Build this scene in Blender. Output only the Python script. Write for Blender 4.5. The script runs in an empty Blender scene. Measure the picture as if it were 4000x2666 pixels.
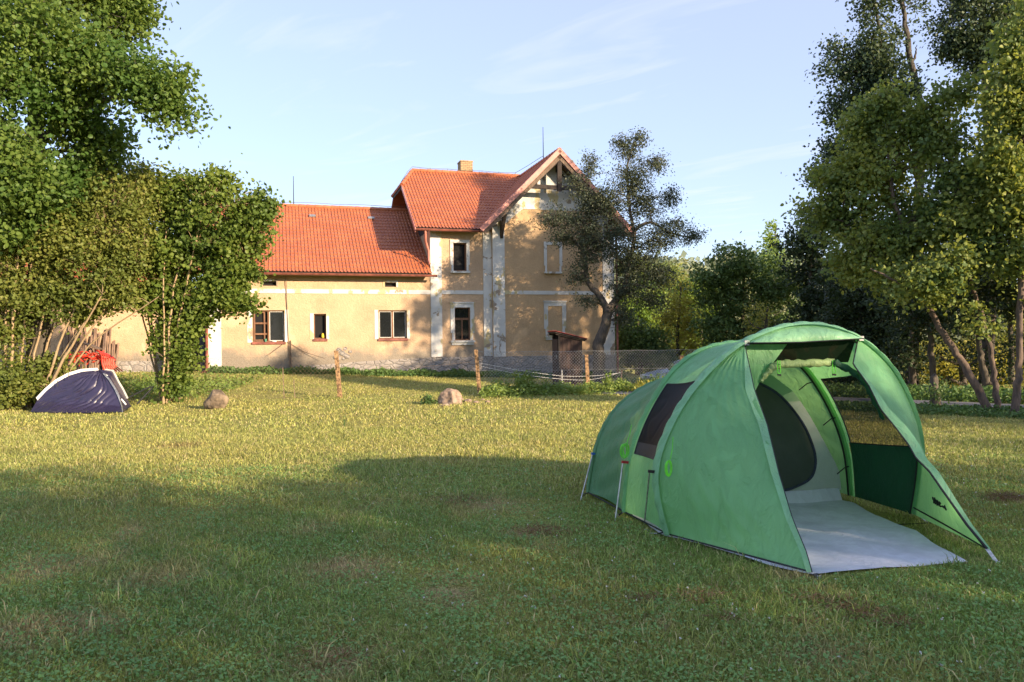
import bpy, bmesh, math, random
import numpy as np
from mathutils import Vector, Matrix, noise

S = bpy.context.scene
COL = S.collection
R = math.radians
rnd = random.Random(7)

# ------------------------------------------------------------------ camera
F, ROLL, EYE = 3000.0, 0.0122, 1.6      # focal length in photo pixels (4000 wide)
cam_d = bpy.data.cameras.new('camera')
cam_d.sensor_width = 36; cam_d.lens = 36 * F / 4000; cam_d.clip_end = 3000; cam_d.clip_start = 0.05
cam_d.shift_y = 0.0005
cam = bpy.data.objects.new('camera', cam_d); COL.objects.link(cam)
cr, sr = math.cos(ROLL), math.sin(ROLL)
cam.matrix_world = Matrix(((cr, sr, 0, 0), (0, 0, -1, 0), (-sr, cr, 0, EYE), (0, 0, 0, 1)))
S.camera = cam

# ------------------------------------------------------------------ sky, sun, exposure
SUN_AZ, SUN_EL = R(52), R(16.5)          # azimuth: from straight behind the camera towards its right
sun_dir = Vector((math.sin(SUN_AZ) * math.cos(SUN_EL), -math.cos(SUN_AZ) * math.cos(SUN_EL), math.sin(SUN_EL)))
world = bpy.data.worlds.new('World'); S.world = world; world.use_nodes = True
wt = world.node_tree; wn = wt.nodes; wl = wt.links
bg = wn['Background']; bg.inputs['Strength'].default_value = 0.15
sky = wn.new('ShaderNodeTexSky'); sky.sky_type = 'NISHITA'; sky.sun_disc = False
sky.sun_elevation = SUN_EL; sky.sun_rotation = math.pi - SUN_AZ
sky.altitude = 400; sky.air_density = 1.0; sky.dust_density = 0.7; sky.ozone_density = 2.5
tc = wn.new('ShaderNodeTexCoord')
sep = wn.new('ShaderNodeSeparateXYZ'); wl.new(tc.outputs['Generated'], sep.inputs[0])
mz = wn.new('ShaderNodeMath'); mz.operation = 'MAXIMUM'; mz.inputs[1].default_value = 0.04; wl.new(sep.outputs[2], mz.inputs[0])
dx = wn.new('ShaderNodeMath'); dx.operation = 'DIVIDE'; wl.new(sep.outputs[0], dx.inputs[0]); wl.new(mz.outputs[0], dx.inputs[1])
dy = wn.new('ShaderNodeMath'); dy.operation = 'DIVIDE'; wl.new(sep.outputs[1], dy.inputs[0]); wl.new(mz.outputs[0], dy.inputs[1])
cb = wn.new('ShaderNodeCombineXYZ'); wl.new(dx.outputs[0], cb.inputs[0]); wl.new(dy.outputs[0], cb.inputs[1])
mr_ = wn.new('ShaderNodeMapping'); mr_.inputs['Rotation'].default_value = (0, 0, R(36)); wl.new(cb.outputs[0], mr_.inputs[0])
mp = wn.new('ShaderNodeMapping'); mp.inputs['Scale'].default_value = (0.85, 2.5, 1); mp.inputs['Location'].default_value = (4.3, 1.9, 0)
wl.new(mr_.outputs[0], mp.inputs[0])
cn = wn.new('ShaderNodeTexNoise'); cn.inputs['Scale'].default_value = 1.0; cn.inputs['Detail'].default_value = 7
cn.inputs['Roughness'].default_value = 0.55; cn.inputs['Distortion'].default_value = 0.9
wl.new(mp.outputs[0], cn.inputs[0])
cramp = wn.new('ShaderNodeValToRGB'); cramp.color_ramp.elements[0].position = 0.54; cramp.color_ramp.elements[1].position = 0.8
cramp.color_ramp.elements[1].color = (.45, .45, .45, 1)
wl.new(cn.outputs[0], cramp.inputs[0])
cmix = wn.new('ShaderNodeMix'); cmix.data_type = 'RGBA'; cmix.inputs['B'].default_value = (2.3, 2.35, 2.5, 1)
hz = wn.new('ShaderNodeMix'); hz.data_type = 'RGBA'; hz.inputs['Factor'].default_value = 0.68; hz.inputs['B'].default_value = (1.42, 1.5, 2.12, 1)   # flat pale blue mixed in to even out the sky's range
wl.new(sky.outputs[0], hz.inputs['A'])
wl.new(cramp.outputs[0], cmix.inputs['Factor']); wl.new(hz.outputs['Result'], cmix.inputs['A'])
wl.new(cmix.outputs['Result'], bg.inputs['Color'])

sun_l = bpy.data.lights.new('sun', 'SUN'); sun_l.energy = 3.5; sun_l.angle = R(0.7); sun_l.color = (1.0, 0.78, 0.53)
sun = bpy.data.objects.new('sun', sun_l); COL.objects.link(sun)
sun.rotation_euler = sun_dir.to_track_quat('Z', 'Y').to_euler(); sun.location = (20, -20, 30)
S.view_settings.view_transform = 'Standard'; S.view_settings.look = 'None'
S.view_settings.exposure = 1.65; S.view_settings.gamma = 1.0
S.cycles.max_bounces = 6; S.cycles.transparent_max_bounces = 16; S.cycles.caustics_reflective = False; S.cycles.caustics_refractive = False

# ------------------------------------------------------------------ pixel -> world helpers (real planes at real distances)
CP = np.array([0, 0, EYE])
def ray(px, py):
    cx, cy = (px - 2000) / F, -(py - 1335) / F
    return np.array([cx * cr + cy * sr, 1.0, cy * cr - cx * sr])
def at(px, py, Y):
    return Vector(CP + ray(px, py) * Y)
def gnd(px, py, z=0.0):
    d = ray(px, py); return Vector(CP + d * ((z - EYE) / d[2]))
def on_plane(px, py, p0, n):
    d = ray(px, py); n = np.array(n); p0 = np.array(p0)
    return Vector(CP + d * ((p0 - CP).dot(n) / d.dot(n)))
def sst(a, b, x):
    t = min(1, max(0, (x - a) / (b - a))); return t * t * (3 - 2 * t)
def gz(x, y):
    z = 0.5 * min(1.15, max(0, (3.3 - x) / 13)) * sst(20, 30, y)
    z -= 1.15 * sst(5.5, 9, x) * sst(24, 33, y)
    z += 10 * sst(75, 170, y)
    return z
def gzn(x, y):                          # the same for arrays
    st = lambda a, b, v: (lambda t: t * t * (3 - 2 * t))(np.clip((v - a) / (b - a), 0, 1))
    return 0.5 * np.clip((3.3 - x) / 13, 0, 1.15) * st(20, 30, y) - 1.15 * st(5.5, 9, x) * st(24, 33, y) + 10 * st(75, 170, y)

# ------------------------------------------------------------------ object helpers
OFF = {}
def thing(name, label, cat, loc, group=None):
    o = bpy.data.objects.new(name, None); COL.objects.link(o)
    o.empty_display_size = 0.2; o.location = loc
    o['label'] = label; o['category'] = cat
    if group: o['group'] = group
    OFF[o.name] = Vector(loc); return o
def tag(o, label, cat, group=None):
    o['label'] = label; o['category'] = cat
    if group: o['group'] = group
    return o
def link(name, me, mat, parent, smooth):
    for m in (mat if isinstance(mat, (list, tuple)) else [mat]): me.materials.append(m)
    if smooth: me.shade_smooth()
    o = bpy.data.objects.new(name, me); COL.objects.link(o); return o
class MB:
    def __init__(s): s.v = []; s.f = []; s.m = []
    def add(s, vs, fs, mi=0):
        b = len(s.v); s.v += [tuple(v) for v in vs]; s.f += [tuple(i + b for i in f) for f in fs]; s.m += [mi] * len(fs)
    def box8(s, p, mi=0):               # p: 4 bottom + 4 top corners
        s.add(p, [(3, 2, 1, 0), (4, 5, 6, 7), (0, 1, 5, 4), (1, 2, 6, 5), (2, 3, 7, 6), (3, 0, 4, 7)], mi)
    def box(s, lo, hi, mi=0, fr=None):
        (a, b, c), (d, e, g) = lo, hi
        p = [(a, b, c), (d, b, c), (d, e, c), (a, e, c), (a, b, g), (d, b, g), (d, e, g), (a, e, g)]
        s.box8([fr(*q) for q in p] if fr else p, mi)
    def bar(s, p0, p1, w, h, up=Vector((0, 0, 1)), mi=0):
        p0, p1 = Vector(p0), Vector(p1); d = (p1 - p0).normalized(); x = d.cross(up)
        if x.length < 1e-3: x = d.cross(Vector((1, 0, 0)))
        x.normalize(); y = x.cross(d)
        q = []
        for p in (p0, p1):
            q += [p - x * w / 2 - y * h / 2, p + x * w / 2 - y * h / 2, p + x * w / 2 + y * h / 2, p - x * w / 2 + y * h / 2]
        s.box8(q, mi)
    def tube(s, pts, r, n=8, mi=0, cap=True, wob=0.0):
        pts = [Vector(p) for p in pts]; rr = r if isinstance(r, (list, tuple)) else [r] * len(pts)
        b = len(s.v); ux = None
        for i, p in enumerate(pts):
            d = (pts[min(i + 1, len(pts) - 1)] - pts[max(i - 1, 0)])
            if d.length < 1e-9: d = Vector((0, 0, 1))
            d.normalize()
            if ux is None:
                ux = d.cross(Vector((0, 0, 1)) if abs(d.z) < .9 else Vector((1, 0, 0))).normalized()
            ux = (ux - d * ux.dot(d)).normalized(); uy = d.cross(ux)
            for k in range(n):
                a = 2 * math.pi * k / n; q = rr[i] * (1 + (wob * rnd.uniform(-1, 1) if wob else 0))
                s.v.append(tuple(p + ux * math.cos(a) * q + uy * math.sin(a) * q))
        for i in range(len(pts) - 1):
            for k in range(n):
                k2 = (k + 1) % n
                s.f.append((b + i * n + k, b + i * n + k2, b + (i + 1) * n + k2, b + (i + 1) * n + k)); s.m.append(mi)
        if cap:
            s.f.append(tuple(b + k for k in reversed(range(n)))); s.m.append(mi)
            s.f.append(tuple(b + (len(pts) - 1) * n + k for k in range(n))); s.m.append(mi)
    def poly(s, pts, mi=0): s.add(pts, [tuple(range(len(pts)))], mi)
    def prism(s, pts, off, mi=0):       # polygon pushed along a vector
        n = len(pts); pts = [Vector(p) for p in pts]; off = Vector(off)
        s.add(pts + [p + off for p in pts], [tuple(range(n)), tuple(reversed(range(n, 2 * n)))] +
              [(i, i + n, (i + 1) % n + n, (i + 1) % n) for i in range(n)], mi)
    def build(s, name, mat, parent=None, smooth=False, loc=None, fix=True):
        if parent is not None: off = OFF[parent.name]
        else: off = Vector(loc) if loc is not None else Vector((0, 0, 0))
        me = bpy.data.meshes.new(name)
        me.from_pydata([tuple(Vector(v) - off) for v in s.v], [], s.f)
        if any(s.m): me.polygons.foreach_set('material_index', s.m)
        if fix:
            bm = bmesh.new(); bm.from_mesh(me); bmesh.ops.recalc_face_normals(bm, faces=bm.faces); bm.to_mesh(me); bm.free()
        o = link(name, me, mat, parent, smooth)
        if smooth: me.set_sharp_from_angle(angle=R(50))
        if parent is not None: o.parent = parent
        else: o.location = off
        OFF[o.name] = off; return o
def np_obj(name, V, Fc, mat, parent=None, smooth=False, loc=(0, 0, 0)):
    """V (n,3), Fc (m,k) -> one mesh object, quickly"""
    off = OFF[parent.name] if parent is not None else Vector(loc)
    V = V - np.array(off); me = bpy.data.meshes.new(name); m, k = Fc.shape
    me.vertices.add(len(V)); me.vertices.foreach_set('co', V.astype(np.float32).ravel())
    me.loops.add(m * k); me.loops.foreach_set('vertex_index', Fc.astype(np.int32).ravel())
    me.polygons.add(m); me.polygons.foreach_set('loop_start', np.arange(0, m * k, k, dtype=np.int32))
    me.update(calc_edges=True)
    o = link(name, me, mat, parent, smooth)
    if parent is not None: o.parent = parent
    else: o.location = off
    OFF[o.name] = Vector(off); return o

# ------------------------------------------------------------------ materials
class NT:
    def __init__(s, name):
        s.m = bpy.data.materials.new(name); s.m.use_nodes = True; s.t = s.m.node_tree; s.n = s.t.nodes; s.l = s.t.links
        s.p = s.n['Principled BSDF']; s.out = s.n['Material Output']; s.tc = s.n.new('ShaderNodeTexCoord')
        s.geo = s.n.new('ShaderNodeNewGeometry')
    def new(s, k, **kw):
        n = s.n.new('ShaderNode' + k)
        for a, b in kw.items(): setattr(n, a, b)
        return n
    def noise(s, scale, detail=4, rough=.55, vec=None, sc=None, dist=0):
        n = s.new('TexNoise'); n.inputs['Scale'].default_value = scale; n.inputs['Detail'].default_value = detail
        n.inputs['Roughness'].default_value = rough; n.inputs['Distortion'].default_value = dist
        src = vec or s.geo.outputs['Position']
        if sc:
            m = s.new('Mapping'); m.inputs['Scale'].default_value = sc; s.l.new(src, m.inputs[0]); src = m.outputs[0]
        s.l.new(src, n.inputs['Vector']); return n.outputs['Fac']
    def ramp(s, f, a, b, lo=0.0, hi=1.0):
        n = s.new('MapRange'); n.inputs['From Min'].default_value = a; n.inputs['From Max'].default_value = b
        n.inputs['To Min'].default_value = lo; n.inputs['To Max'].default_value = hi
        n.interpolation_type = 'SMOOTHSTEP'; s.l.new(f, n.inputs['Value']); return n.outputs[0]
    def mix(s, f, a, b, blend='MIX'):
        n = s.new('Mix', data_type='RGBA', blend_type=blend)
        for sock, v in (('Factor', f), ('A', a), ('B', b)):
            if isinstance(v, (int, float)): n.inputs[sock].default_value = v
            elif isinstance(v, tuple): n.inputs[sock].default_value = (*v, 1)
            else: s.l.new(v, n.inputs[sock])
        return n.outputs['Result']
    def math(s, op, a, b=None):
        n = s.new('Math', operation=op)
        for i, v in enumerate((a, b)):
            if v is None: continue
            if isinstance(v, (int, float)): n.inputs[i].default_value = v
            else: s.l.new(v, n.inputs[i])
        return n.outputs[0]
    def bump(s, h, strength, dist=.02):
        n = s.new('Bump'); n.inputs['Strength'].default_value = strength; n.inputs['Distance'].default_value = dist
        s.l.new(h, n.inputs['Height']); s.l.new(n.outputs[0], s.p.inputs['Normal']); return n.outputs[0]
    def col(s, c):
        if isinstance(c, tuple): s.p.inputs['Base Color'].default_value = (*c, 1)
        else: s.l.new(c, s.p.inputs['Base Color'])
    def setp(s, **kw):
        for k, v in kw.items(): s.p.inputs[k.replace('_', ' ')].default_value = v
    def translucent(s, fac, c, normal=None):
        t = s.new('BsdfTranslucent'); m = s.new('MixShader'); m.inputs[0].default_value = fac
        if isinstance(c, tuple): t.inputs[0].default_value = (*c, 1)
        else: s.l.new(c, t.inputs[0])
        if normal: s.l.new(normal, t.inputs['Normal'])
        s.l.new(s.p.outputs[0], m.inputs[1]); s.l.new(t.outputs[0], m.inputs[2]); s.l.new(m.outputs[0], s.out.inputs[0]); return m
    def see_through(s, fac, src=None):
        t = s.new('BsdfTransparent'); m = s.new('MixShader'); m.inputs[0].default_value = fac
        s.l.new(src or s.p.outputs[0], m.inputs[1]); s.l.new(t.outputs[0], m.inputs[2]); s.l.new(m.outputs[0], s.out.inputs[0])

def plain(name, c, rough=.7, var=.15, scale=8, bump=.0, metal=0.0):
    k = NT(name); f = k.noise(scale, 5)
    c2 = tuple(max(0, x * (1 - var * 2)) for x in c); c3 = tuple(min(1, x * (1 + var)) for x in c)
    k.col(k.mix(k.ramp(f, .3, .7), c2, c3)); k.setp(Roughness=rough, Metallic=metal)
    if bump: k.bump(k.noise(scale * 6, 4), bump, .01)
    return k.m
def leaf_mat(name, c1, c2, c3, tr=.35, rough=.5, scale=.6):
    k = NT(name); rn = k.geo.outputs['Random Per Island']
    c = k.mix(k.ramp(rn, 0, 1), c1, c2)
    c = k.mix(k.ramp(k.noise(scale, 3), .42, .68), c, c3)
    k.col(c); k.setp(Roughness=rough, Specular_IOR_Level=.3)
    k.translucent(tr, k.mix(.5, c, (c2[0] * 1.5, c2[1] * 1.5, c2[2] * .6)))
    return k.m
def roughcast(name, c, stain, damp=True):
    k = NT(name)
    f = k.noise(1.1, 6, .62)
    col = k.mix(k.ramp(f, .42, .72), c, tuple(x * .8 for x in c))
    col = k.mix(k.ramp(k.noise(22, 4, .7), .4, .75), col, tuple(x * .84 for x in c))
    col = k.mix(k.ramp(k.noise(.5, 5, .6, dist=1.5), .56, .66), col, tuple(min(1, x * 1.13) for x in c))
    if damp:                             # rising damp and lost render low on the wall
        sp = k.new('SeparateXYZ'); k.l.new(k.geo.outputs['Position'], sp.inputs[0])
        h = k.math('ADD', sp.outputs[2], k.math('MULTIPLY', k.noise(1.6, 5, .6), -1.9))
        col = k.mix(k.ramp(h, .75, -.55), col, stain)
        h2 = k.math('ADD', sp.outputs[2], k.math('MULTIPLY', k.noise(.9, 6, .65), -2.6))
        col = k.mix(k.ramp(h2, .25, -.35), col, tuple(x * .85 for x in stain))
    k.col(col); k.setp(Roughness=.95, Specular_IOR_Level=.1)
    hgt = k.math('ADD', k.noise(14, 5, .75), k.math('MULTIPLY', k.noise(4, 3), .6))
    k.bump(hgt, .8, .035)
    return k.m
def peeling(name, c, under):
    k = NT(name)
    col = k.mix(k.ramp(k.noise(1.8, 4), .35, .7), c, tuple(x * .84 for x in c))
    col = k.mix(k.ramp(k.noise(1.5, 7, .62, sc=(1.5, 1.5, .8)), .56, .585), col, under)
    col = k.mix(k.ramp(k.noise(1.1, 7, .65, dist=.6), .6, .62), col, (.30, .24, .18))
    k.col(col); k.setp(Roughness=.85); k.bump(k.noise(9, 5, .6), .35, .02); return k.m
def rubble(name):
    k = NT(name); v1 = k.new('TexVoronoi', feature='DISTANCE_TO_EDGE'); v2 = k.new('TexVoronoi')
    wob = k.new('Mix', data_type='VECTOR'); nz = k.new('TexNoise'); nz.inputs['Scale'].default_value = 2.5
    k.l.new(k.geo.outputs['Position'], nz.inputs['Vector']); wob.inputs['Factor'].default_value = .16
    k.l.new(k.geo.outputs['Position'], wob.inputs['A']); k.l.new(nz.outputs['Color'], wob.inputs['B'])
    mpn = k.new('Mapping'); mpn.inputs['Scale'].default_value = (1, 1, 1.7); k.l.new(wob.outputs['Result'], mpn.inputs[0])
    for v in (v1, v2):
        v.inputs['Scale'].default_value = 3.9; k.l.new(mpn.outputs[0], v.inputs['Vector'])
    bw = k.new('RGBToBW'); k.l.new(v2.outputs['Color'], bw.inputs[0])
    c = k.mix(bw.outputs[0], (.24, .215, .20), (.36, .33, .305))
    c = k.mix(k.ramp(k.noise(7, 5), .4, .7), c, (.30, .265, .24))
    c = k.mix(k.ramp(v1.outputs['Distance'], .06, .0), c, (.19, .18, .17)); k.col(c)
    k.setp(Roughness=.95)
    h = k.math('ADD', k.ramp(v1.outputs['Distance'], 0, .16), k.math('MULTIPLY', k.noise(12, 4), .4))
    k.bump(h, .6, .05); return k.m
def timber(name, c, gx=(18, 18, 1.2), rough=.85, var=.35):
    k = NT(name); f = k.noise(1.0, 6, .65, sc=gx)
    col = k.mix(k.ramp(f, .3, .7), tuple(x * (1 - var) for x in c), tuple(min(1, x * (1 + var)) for x in c))
    col = k.mix(k.ramp(k.geo.outputs['Random Per Island'], 0, 1, 0, .35), col, tuple(x * .5 for x in c))
    k.col(col); k.setp(Roughness=rough); k.bump(f, .5, .01); return k.m
def bark(name, a, b, sc=(9, 9, 2)):
    k = NT(name); f = k.noise(1.6, 6, .7, sc=sc); g = k.noise(1.2, 3)
    c = k.mix(k.ramp(f, .35, .65), a, b); c = k.mix(k.ramp(g, .5, .7), c, tuple(x * .75 for x in b))
    k.col(c); k.setp(Roughness=.9); k.bump(f, .8, .03); return k.m
def fabric(name, c, tr=.3, wr=.5, rough=.45, sc=(1.7, 1.7, .55), tcol=None, dirt=0):
    k = NT(name)
    n1 = k.noise(5, 6, .6, sc=sc, dist=1.2); n2 = k.noise(18, 4, .6, sc=sc, dist=.6)
    cc = k.mix(k.ramp(n1, .3, .75), tuple(x * .9 for x in c), tuple(min(1, x * 1.08) for x in c))
    if dirt: cc = k.mix(k.ramp(k.noise(2.2, 6, .65), .45, .7, 0, dirt), cc, tuple(x * .55 for x in c))
    k.col(cc); k.setp(Roughness=rough, Specular_IOR_Level=.35)
    # folds: ridged noise
    a = k.ramp(k.math('ABSOLUTE', k.math('SUBTRACT', n1, .5)), .07, .0); b = k.ramp(k.math('ABSOLUTE', k.math('SUBTRACT', n2, .5)), .08, .0)
    h = k.math('ADD', k.math('MULTIPLY', a, .3), k.math('MULTIPLY', n1, 1.2))
    nn = k.bump(h, wr * .75, .03)
    if tr: k.translucent(tr, tcol or c, nn)
    return k.m

M = {}
M['ochre'] = roughcast('ochre render', (.56, .39, .25), (.30, .26, .21))
M['ochre_up'] = roughcast('ochre render upper', (.56, .385, .225), (.34, .28, .2), damp=False)
M['white_plaster'] = peeling('white plaster', (.62, .61, .58), (.50, .42, .24))
M['stone'] = rubble('rubble stone')
M['red_metal'] = plain('red brown sheet metal', (.26, .085, .06), .45, .2, 5)
M['verge'] = plain('salmon verge sheet', (.50, .20, .15), .5, .12, 4)
M['dark_wood'] = timber('dark timber', (.035, .025, .02), (12, 12, 12))
M['old_wood'] = timber('weathered timber', (.16, .11, .075), (14, 14, 3))
M['truss_wood'] = timber('flaking truss timber', (.10, .075, .055), (9, 9, 9), var=.6)
M['frame_brown'] = timber('brown window frame', (.20, .10, .055), (20, 20, 4))
M['glass'] = plain('dark window glass', (.012, .014, .016), .06, .1, 2)
M['black_void'] = plain('dark interior', (.006, .006, .007), .9, .1, 2)
M['galv'] = plain('galvanised wire', (.42, .42, .40), .45, .2, 20, metal=.6)
M['white_paint'] = plain('white paint', (.75, .74, .70), .6, .08, 6)
M['chimney_brick'] = None

def tiles_mat():
    k = NT('orange red roof tiles')
    c = k.mix(k.ramp(k.noise(1.3, 4), .35, .7), (.40, .125, .05), (.47, .165, .068))
    c = k.mix(k.ramp(k.noise(7, 3, .7), .42, .7), c, (.33, .10, .055)); c = k.mix(k.ramp(k.noise(.8, 6, .7, dist=.8), .55, .75, 0, .6), c, (.27, .10, .06))
    c = k.mix(k.ramp(k.noise(26, 2), .62, .7), c, (.55, .21, .10))
    k.col(c); k.setp(Roughness=.5, Specular_IOR_Level=.4); return k.m
M['tiles'] = tiles_mat()
def brick_mat():
    k = NT('yellow chimney brick'); b = k.new('TexBrick'); b.inputs['Scale'].default_value = 1.0
    b.inputs['Color1'].default_value = (.48, .33, .17, 1); b.inputs['Color2'].default_value = (.38, .25, .13, 1)
    b.inputs['Mortar'].default_value = (.16, .12, .08, 1); b.inputs['Mortar Size'].default_value = .014
    b.inputs['Brick Width'].default_value = .25; b.inputs['Row Height'].default_value = .085
    sp = k.new('SeparateXYZ'); k.l.new(k.geo.outputs['Position'], sp.inputs[0]); c = k.new('CombineXYZ')
    k.l.new(k.math('ADD', sp.outputs[0], sp.outputs[1]), c.inputs[0]); k.l.new(sp.outputs[2], c.inputs[1]); k.l.new(c.outputs[0], b.inputs[0])
    k.col(b.outputs[0]); k.setp(Roughness=.9); return k.m
M['chimney_brick'] = brick_mat()

# leaves
M['maple'] = leaf_mat('maple leaves', (.10, .17, .035), (.17, .235, .05), (.07, .14, .03), .4)
M['hazel'] = leaf_mat('hazel leaves', (.11, .17, .03), (.19, .24, .045), (.085, .14, .03), .38)
M['lilac'] = leaf_mat('thicket leaves', (.15, .19, .04), (.24, .25, .06), (.12, .16, .035), .38)
M['apple'] = leaf_mat('orchard leaves', (.07, .09, .052), (.11, .125, .07), (.05, .066, .042), .2)
M['alder'] = leaf_mat('alder leaves', (.15, .22, .06), (.31, .33, .08), (.10, .17, .06), .4)
M['alder_dark'] = leaf_mat('poplar leaves', (.055, .09, .045), (.09, .12, .055), (.045, .078, .042), .22)
M['spruce'] = leaf_mat('conifer needles', (.03, .06, .028), (.06, .09, .035), (.03, .05, .02), .15)
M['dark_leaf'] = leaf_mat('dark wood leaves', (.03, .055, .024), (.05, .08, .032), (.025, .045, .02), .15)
M['lifted_round_leaf'] = leaf_mat('lightened dense green leaves', (.10, .165, .05), (.15, .22, .06), (.08, .14, .045), .22)  # lightened to make up for the shade of the dark trees around
M['sunlit_gold_leaf'] = leaf_mat('sun tinted yellow green leaves', (.28, .29, .06), (.42, .37, .08), (.19, .23, .05), .4)  # sunlight put into the colour, lifted for bushes standing in shade
M['sunlit_bright_leaf'] = leaf_mat('sun tinted bright green leaves', (.20, .31, .06), (.30, .38, .08), (.15, .25, .05), .4)  # also lifted, the leaf colour carries the sunshine
M['hazed_far_leaf'] = leaf_mat('haze tinted far wood leaves', (.22, .26, .15), (.31, .31, .17), (.18, .23, .17), .3, scale=.06)  # brightened and paled: distance haze painted into the leaf colour
M['nettle'] = leaf_mat('nettle leaves', (.17, .26, .06), (.26, .32, .08), (.13, .21, .05), .35)
M['cover'] = leaf_mat('ground cover leaves', (.09, .17, .05), (.14, .22, .065), (.075, .14, .045), .3)
M['bark_light'] = bark('tan shrub bark', (.30, .21, .12), (.40, .29, .17))
M['bark_dark'] = bark('dark bark', (.05, .042, .034), (.11, .092, .07))
M['bark_alder'] = bark('reddish brown bark', (.07, .052, .042), (.17, .12, .09))

def grass_mats():
    # patches of lush green, yellow straw and dry brown that stay where they are
    def patch(k):
        big = k.noise(.33, 5, .6); mid = k.noise(1.3, 5, .6)
        lush, mids, dry = (.29, .41, .10), (.43, .42, .115), (.70, .52, .26)
        c = k.mix(k.ramp(big, .40, .60), lush, mids)
        c = k.mix(k.ramp(mid, .56, .76, 0, .85), c, dry)
        c = k.mix(k.ramp(k.noise(.55, 6, .7, dist=.8), .60, .72, 0, .9), c, (.54, .41, .25))
        # the worn spots of this field
        for (px, py, r) in ((1330, 2235, .42), (1230, 2060, .3), (700, 1745, .5), (2110, 2085, .3), (60, 2500, .45), (330, 2440, .35), (1330, 2600, .28), (1900, 1975, .5), (3250, 2560, .3), (3100, 2250, .2), (620, 2260, .4), (180, 2230, .45), (1750, 2330, .3)):
            dd = gnd(px, py, 0); vm = k.new('VectorMath', operation='DISTANCE'); k.l.new(k.geo.outputs['Position'], vm.inputs[0]); vm.inputs[1].default_value = dd
            dm = k.math('ADD', vm.outputs['Value'], k.math('MULTIPLY', mid, r * 2.4))
            c = k.mix(k.ramp(dm, r * 2.5, r * 1.1, 0, .85), c, (.62, .45, .24))
        # sunlit far field: warm light tint put into the turf colour
        sp = k.new('SeparateXYZ'); k.l.new(k.geo.outputs['Position'], sp.inputs[0])
        c = k.mix(k.ramp(sp.outputs[1], 6, 13, .05, .7), c, (.52, .46, .14))
        return c
    k = NT('turf soil'); c = patch(k)
    c = k.mix(k.ramp(k.noise(45, 5, .75), .35, .7), k.mix(.7, c, (.05, .036, .016)), c)
    k.col(c); k.setp(Roughness=1, Specular_IOR_Level=.05); k.bump(k.noise(30, 5, .7), 1, .03); soil = k.m
    k = NT('grass blades'); c = patch(k); rn = k.geo.outputs['Random Per Island']
    c = k.mix(k.ramp(rn, .0, 1, 0, .55), c, (.17, .27, .08))
    v1_ = k.new('CombineColor'); g_ = k.math('FRACT', k.math('MULTIPLY', rn, 37.7)); g_ = k.ramp(g_, 0, 1, .5, 1.38)
    for q_ in range(3): k.l.new(g_, v1_.inputs[q_])
    c = k.mix(k.ramp(rn, .84, .88), c, (.56, .47, .24)); c = k.mix(1.0, c, v1_.outputs[0], 'MULTIPLY')
    k.col(c); k.setp(Roughness=.6, Specular_IOR_Level=.25); k.translucent(.35, k.mix(.4, c, (.2, .26, .03))); return soil, k.m
M['soil'], M['blade'] = grass_mats()
M['clover'] = leaf_mat('clover leaves', (.18, .33, .10), (.24, .39, .12), (.15, .29, .09), .3)
M['straw'] = leaf_mat('dead straw', (.20, .12, .06), (.32, .2, .1), (.14, .08, .045), .2)
k = NT('tarmac lane'); k.col(k.mix(k.ramp(k.noise(60, 3), .35, .7), (.10, .10, .115), (.15, .15, .165))); k.setp(Roughness=.9); M['tarmac'] = k.m
M['rock'] = plain('brown field stone', (.20, .15, .10), .95, .35, 5, bump=.9)
M['rock2'] = plain('pink granite stone', (.30, .215, .16), .95, .25, 7, bump=.9)
#CUT1
# ------------------------------------------------------------------ ground, lane, hill
def ground():
    xs = np.concatenate([[-900, -400, -200, -100, -60], np.arange(-40, 41, .5), [60, 100, 200, 400, 900]])
    ys = np.concatenate([[-300, -100, -40, -20], np.arange(-10, 50, .5), np.arange(50, 220, 6), [300, 500, 900, 1800]])
    X, Y = np.meshgrid(xs, ys); Z = gzn(X, Y)
    Z += .012 * np.sin(X * 1.7 + Y * .6) * np.cos(Y * 1.3 - X * .4)
    V = np.stack([X, Y, Z], -1).reshape(-1, 3); nx = len(xs); i = np.arange(len(ys) - 1)[:, None] * nx + np.arange(nx - 1)[None]
    Fc = np.stack([i, i + 1, i + 1 + nx, i + nx], -1).reshape(-1, 4)
    o = np_obj('ground', V, Fc, M['soil'], smooth=True); o['kind'] = 'structure'
ground()
def ribbon(name, pts, w, mat, dz):
    b = MB(); pts = [Vector(p) for p in pts]; n = 14; fine = []
    for i in range(len(pts) - 1):
        for k in range(n): fine.append(pts[i].lerp(pts[i + 1], k / n))
    fine.append(pts[-1]); rows = []
    for i, p in enumerate(fine):
        d = (fine[min(i + 1, len(fine) - 1)] - fine[max(0, i - 1)]).normalized(); q = Vector((-d.y, d.x, 0))
        for sgn in (-1, -.33, .33, 1):
            e = p + q * sgn * (w / 2 + (.06 * math.sin(i * 1.7 + sgn) if abs(sgn) == 1 else 0))
            rows.append((e.x, e.y, gz(e.x, e.y) + dz + (.03 if abs(sgn) < 1 else 0)))
    b.v = rows; b.f = [(i * 4 + k, i * 4 + k + 1, i * 4 + k + 5, i * 4 + k + 4) for i in range(len(fine) - 1) for k in range(3)]; b.m = [0] * len(b.f)
    o = b.build(name, mat, None, smooth=True); o['kind'] = 'structure'; return o
ribbon('lane', [(2.0, 24.2, 0), (5, 21.8, 0), (7.9, 19.9, 0), (9.9, 18.1, 0), (12.0, 15.8, 0), (16, 11.5, 0), (24, 3, 0)], 1.5, M['tarmac'], .03)

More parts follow.
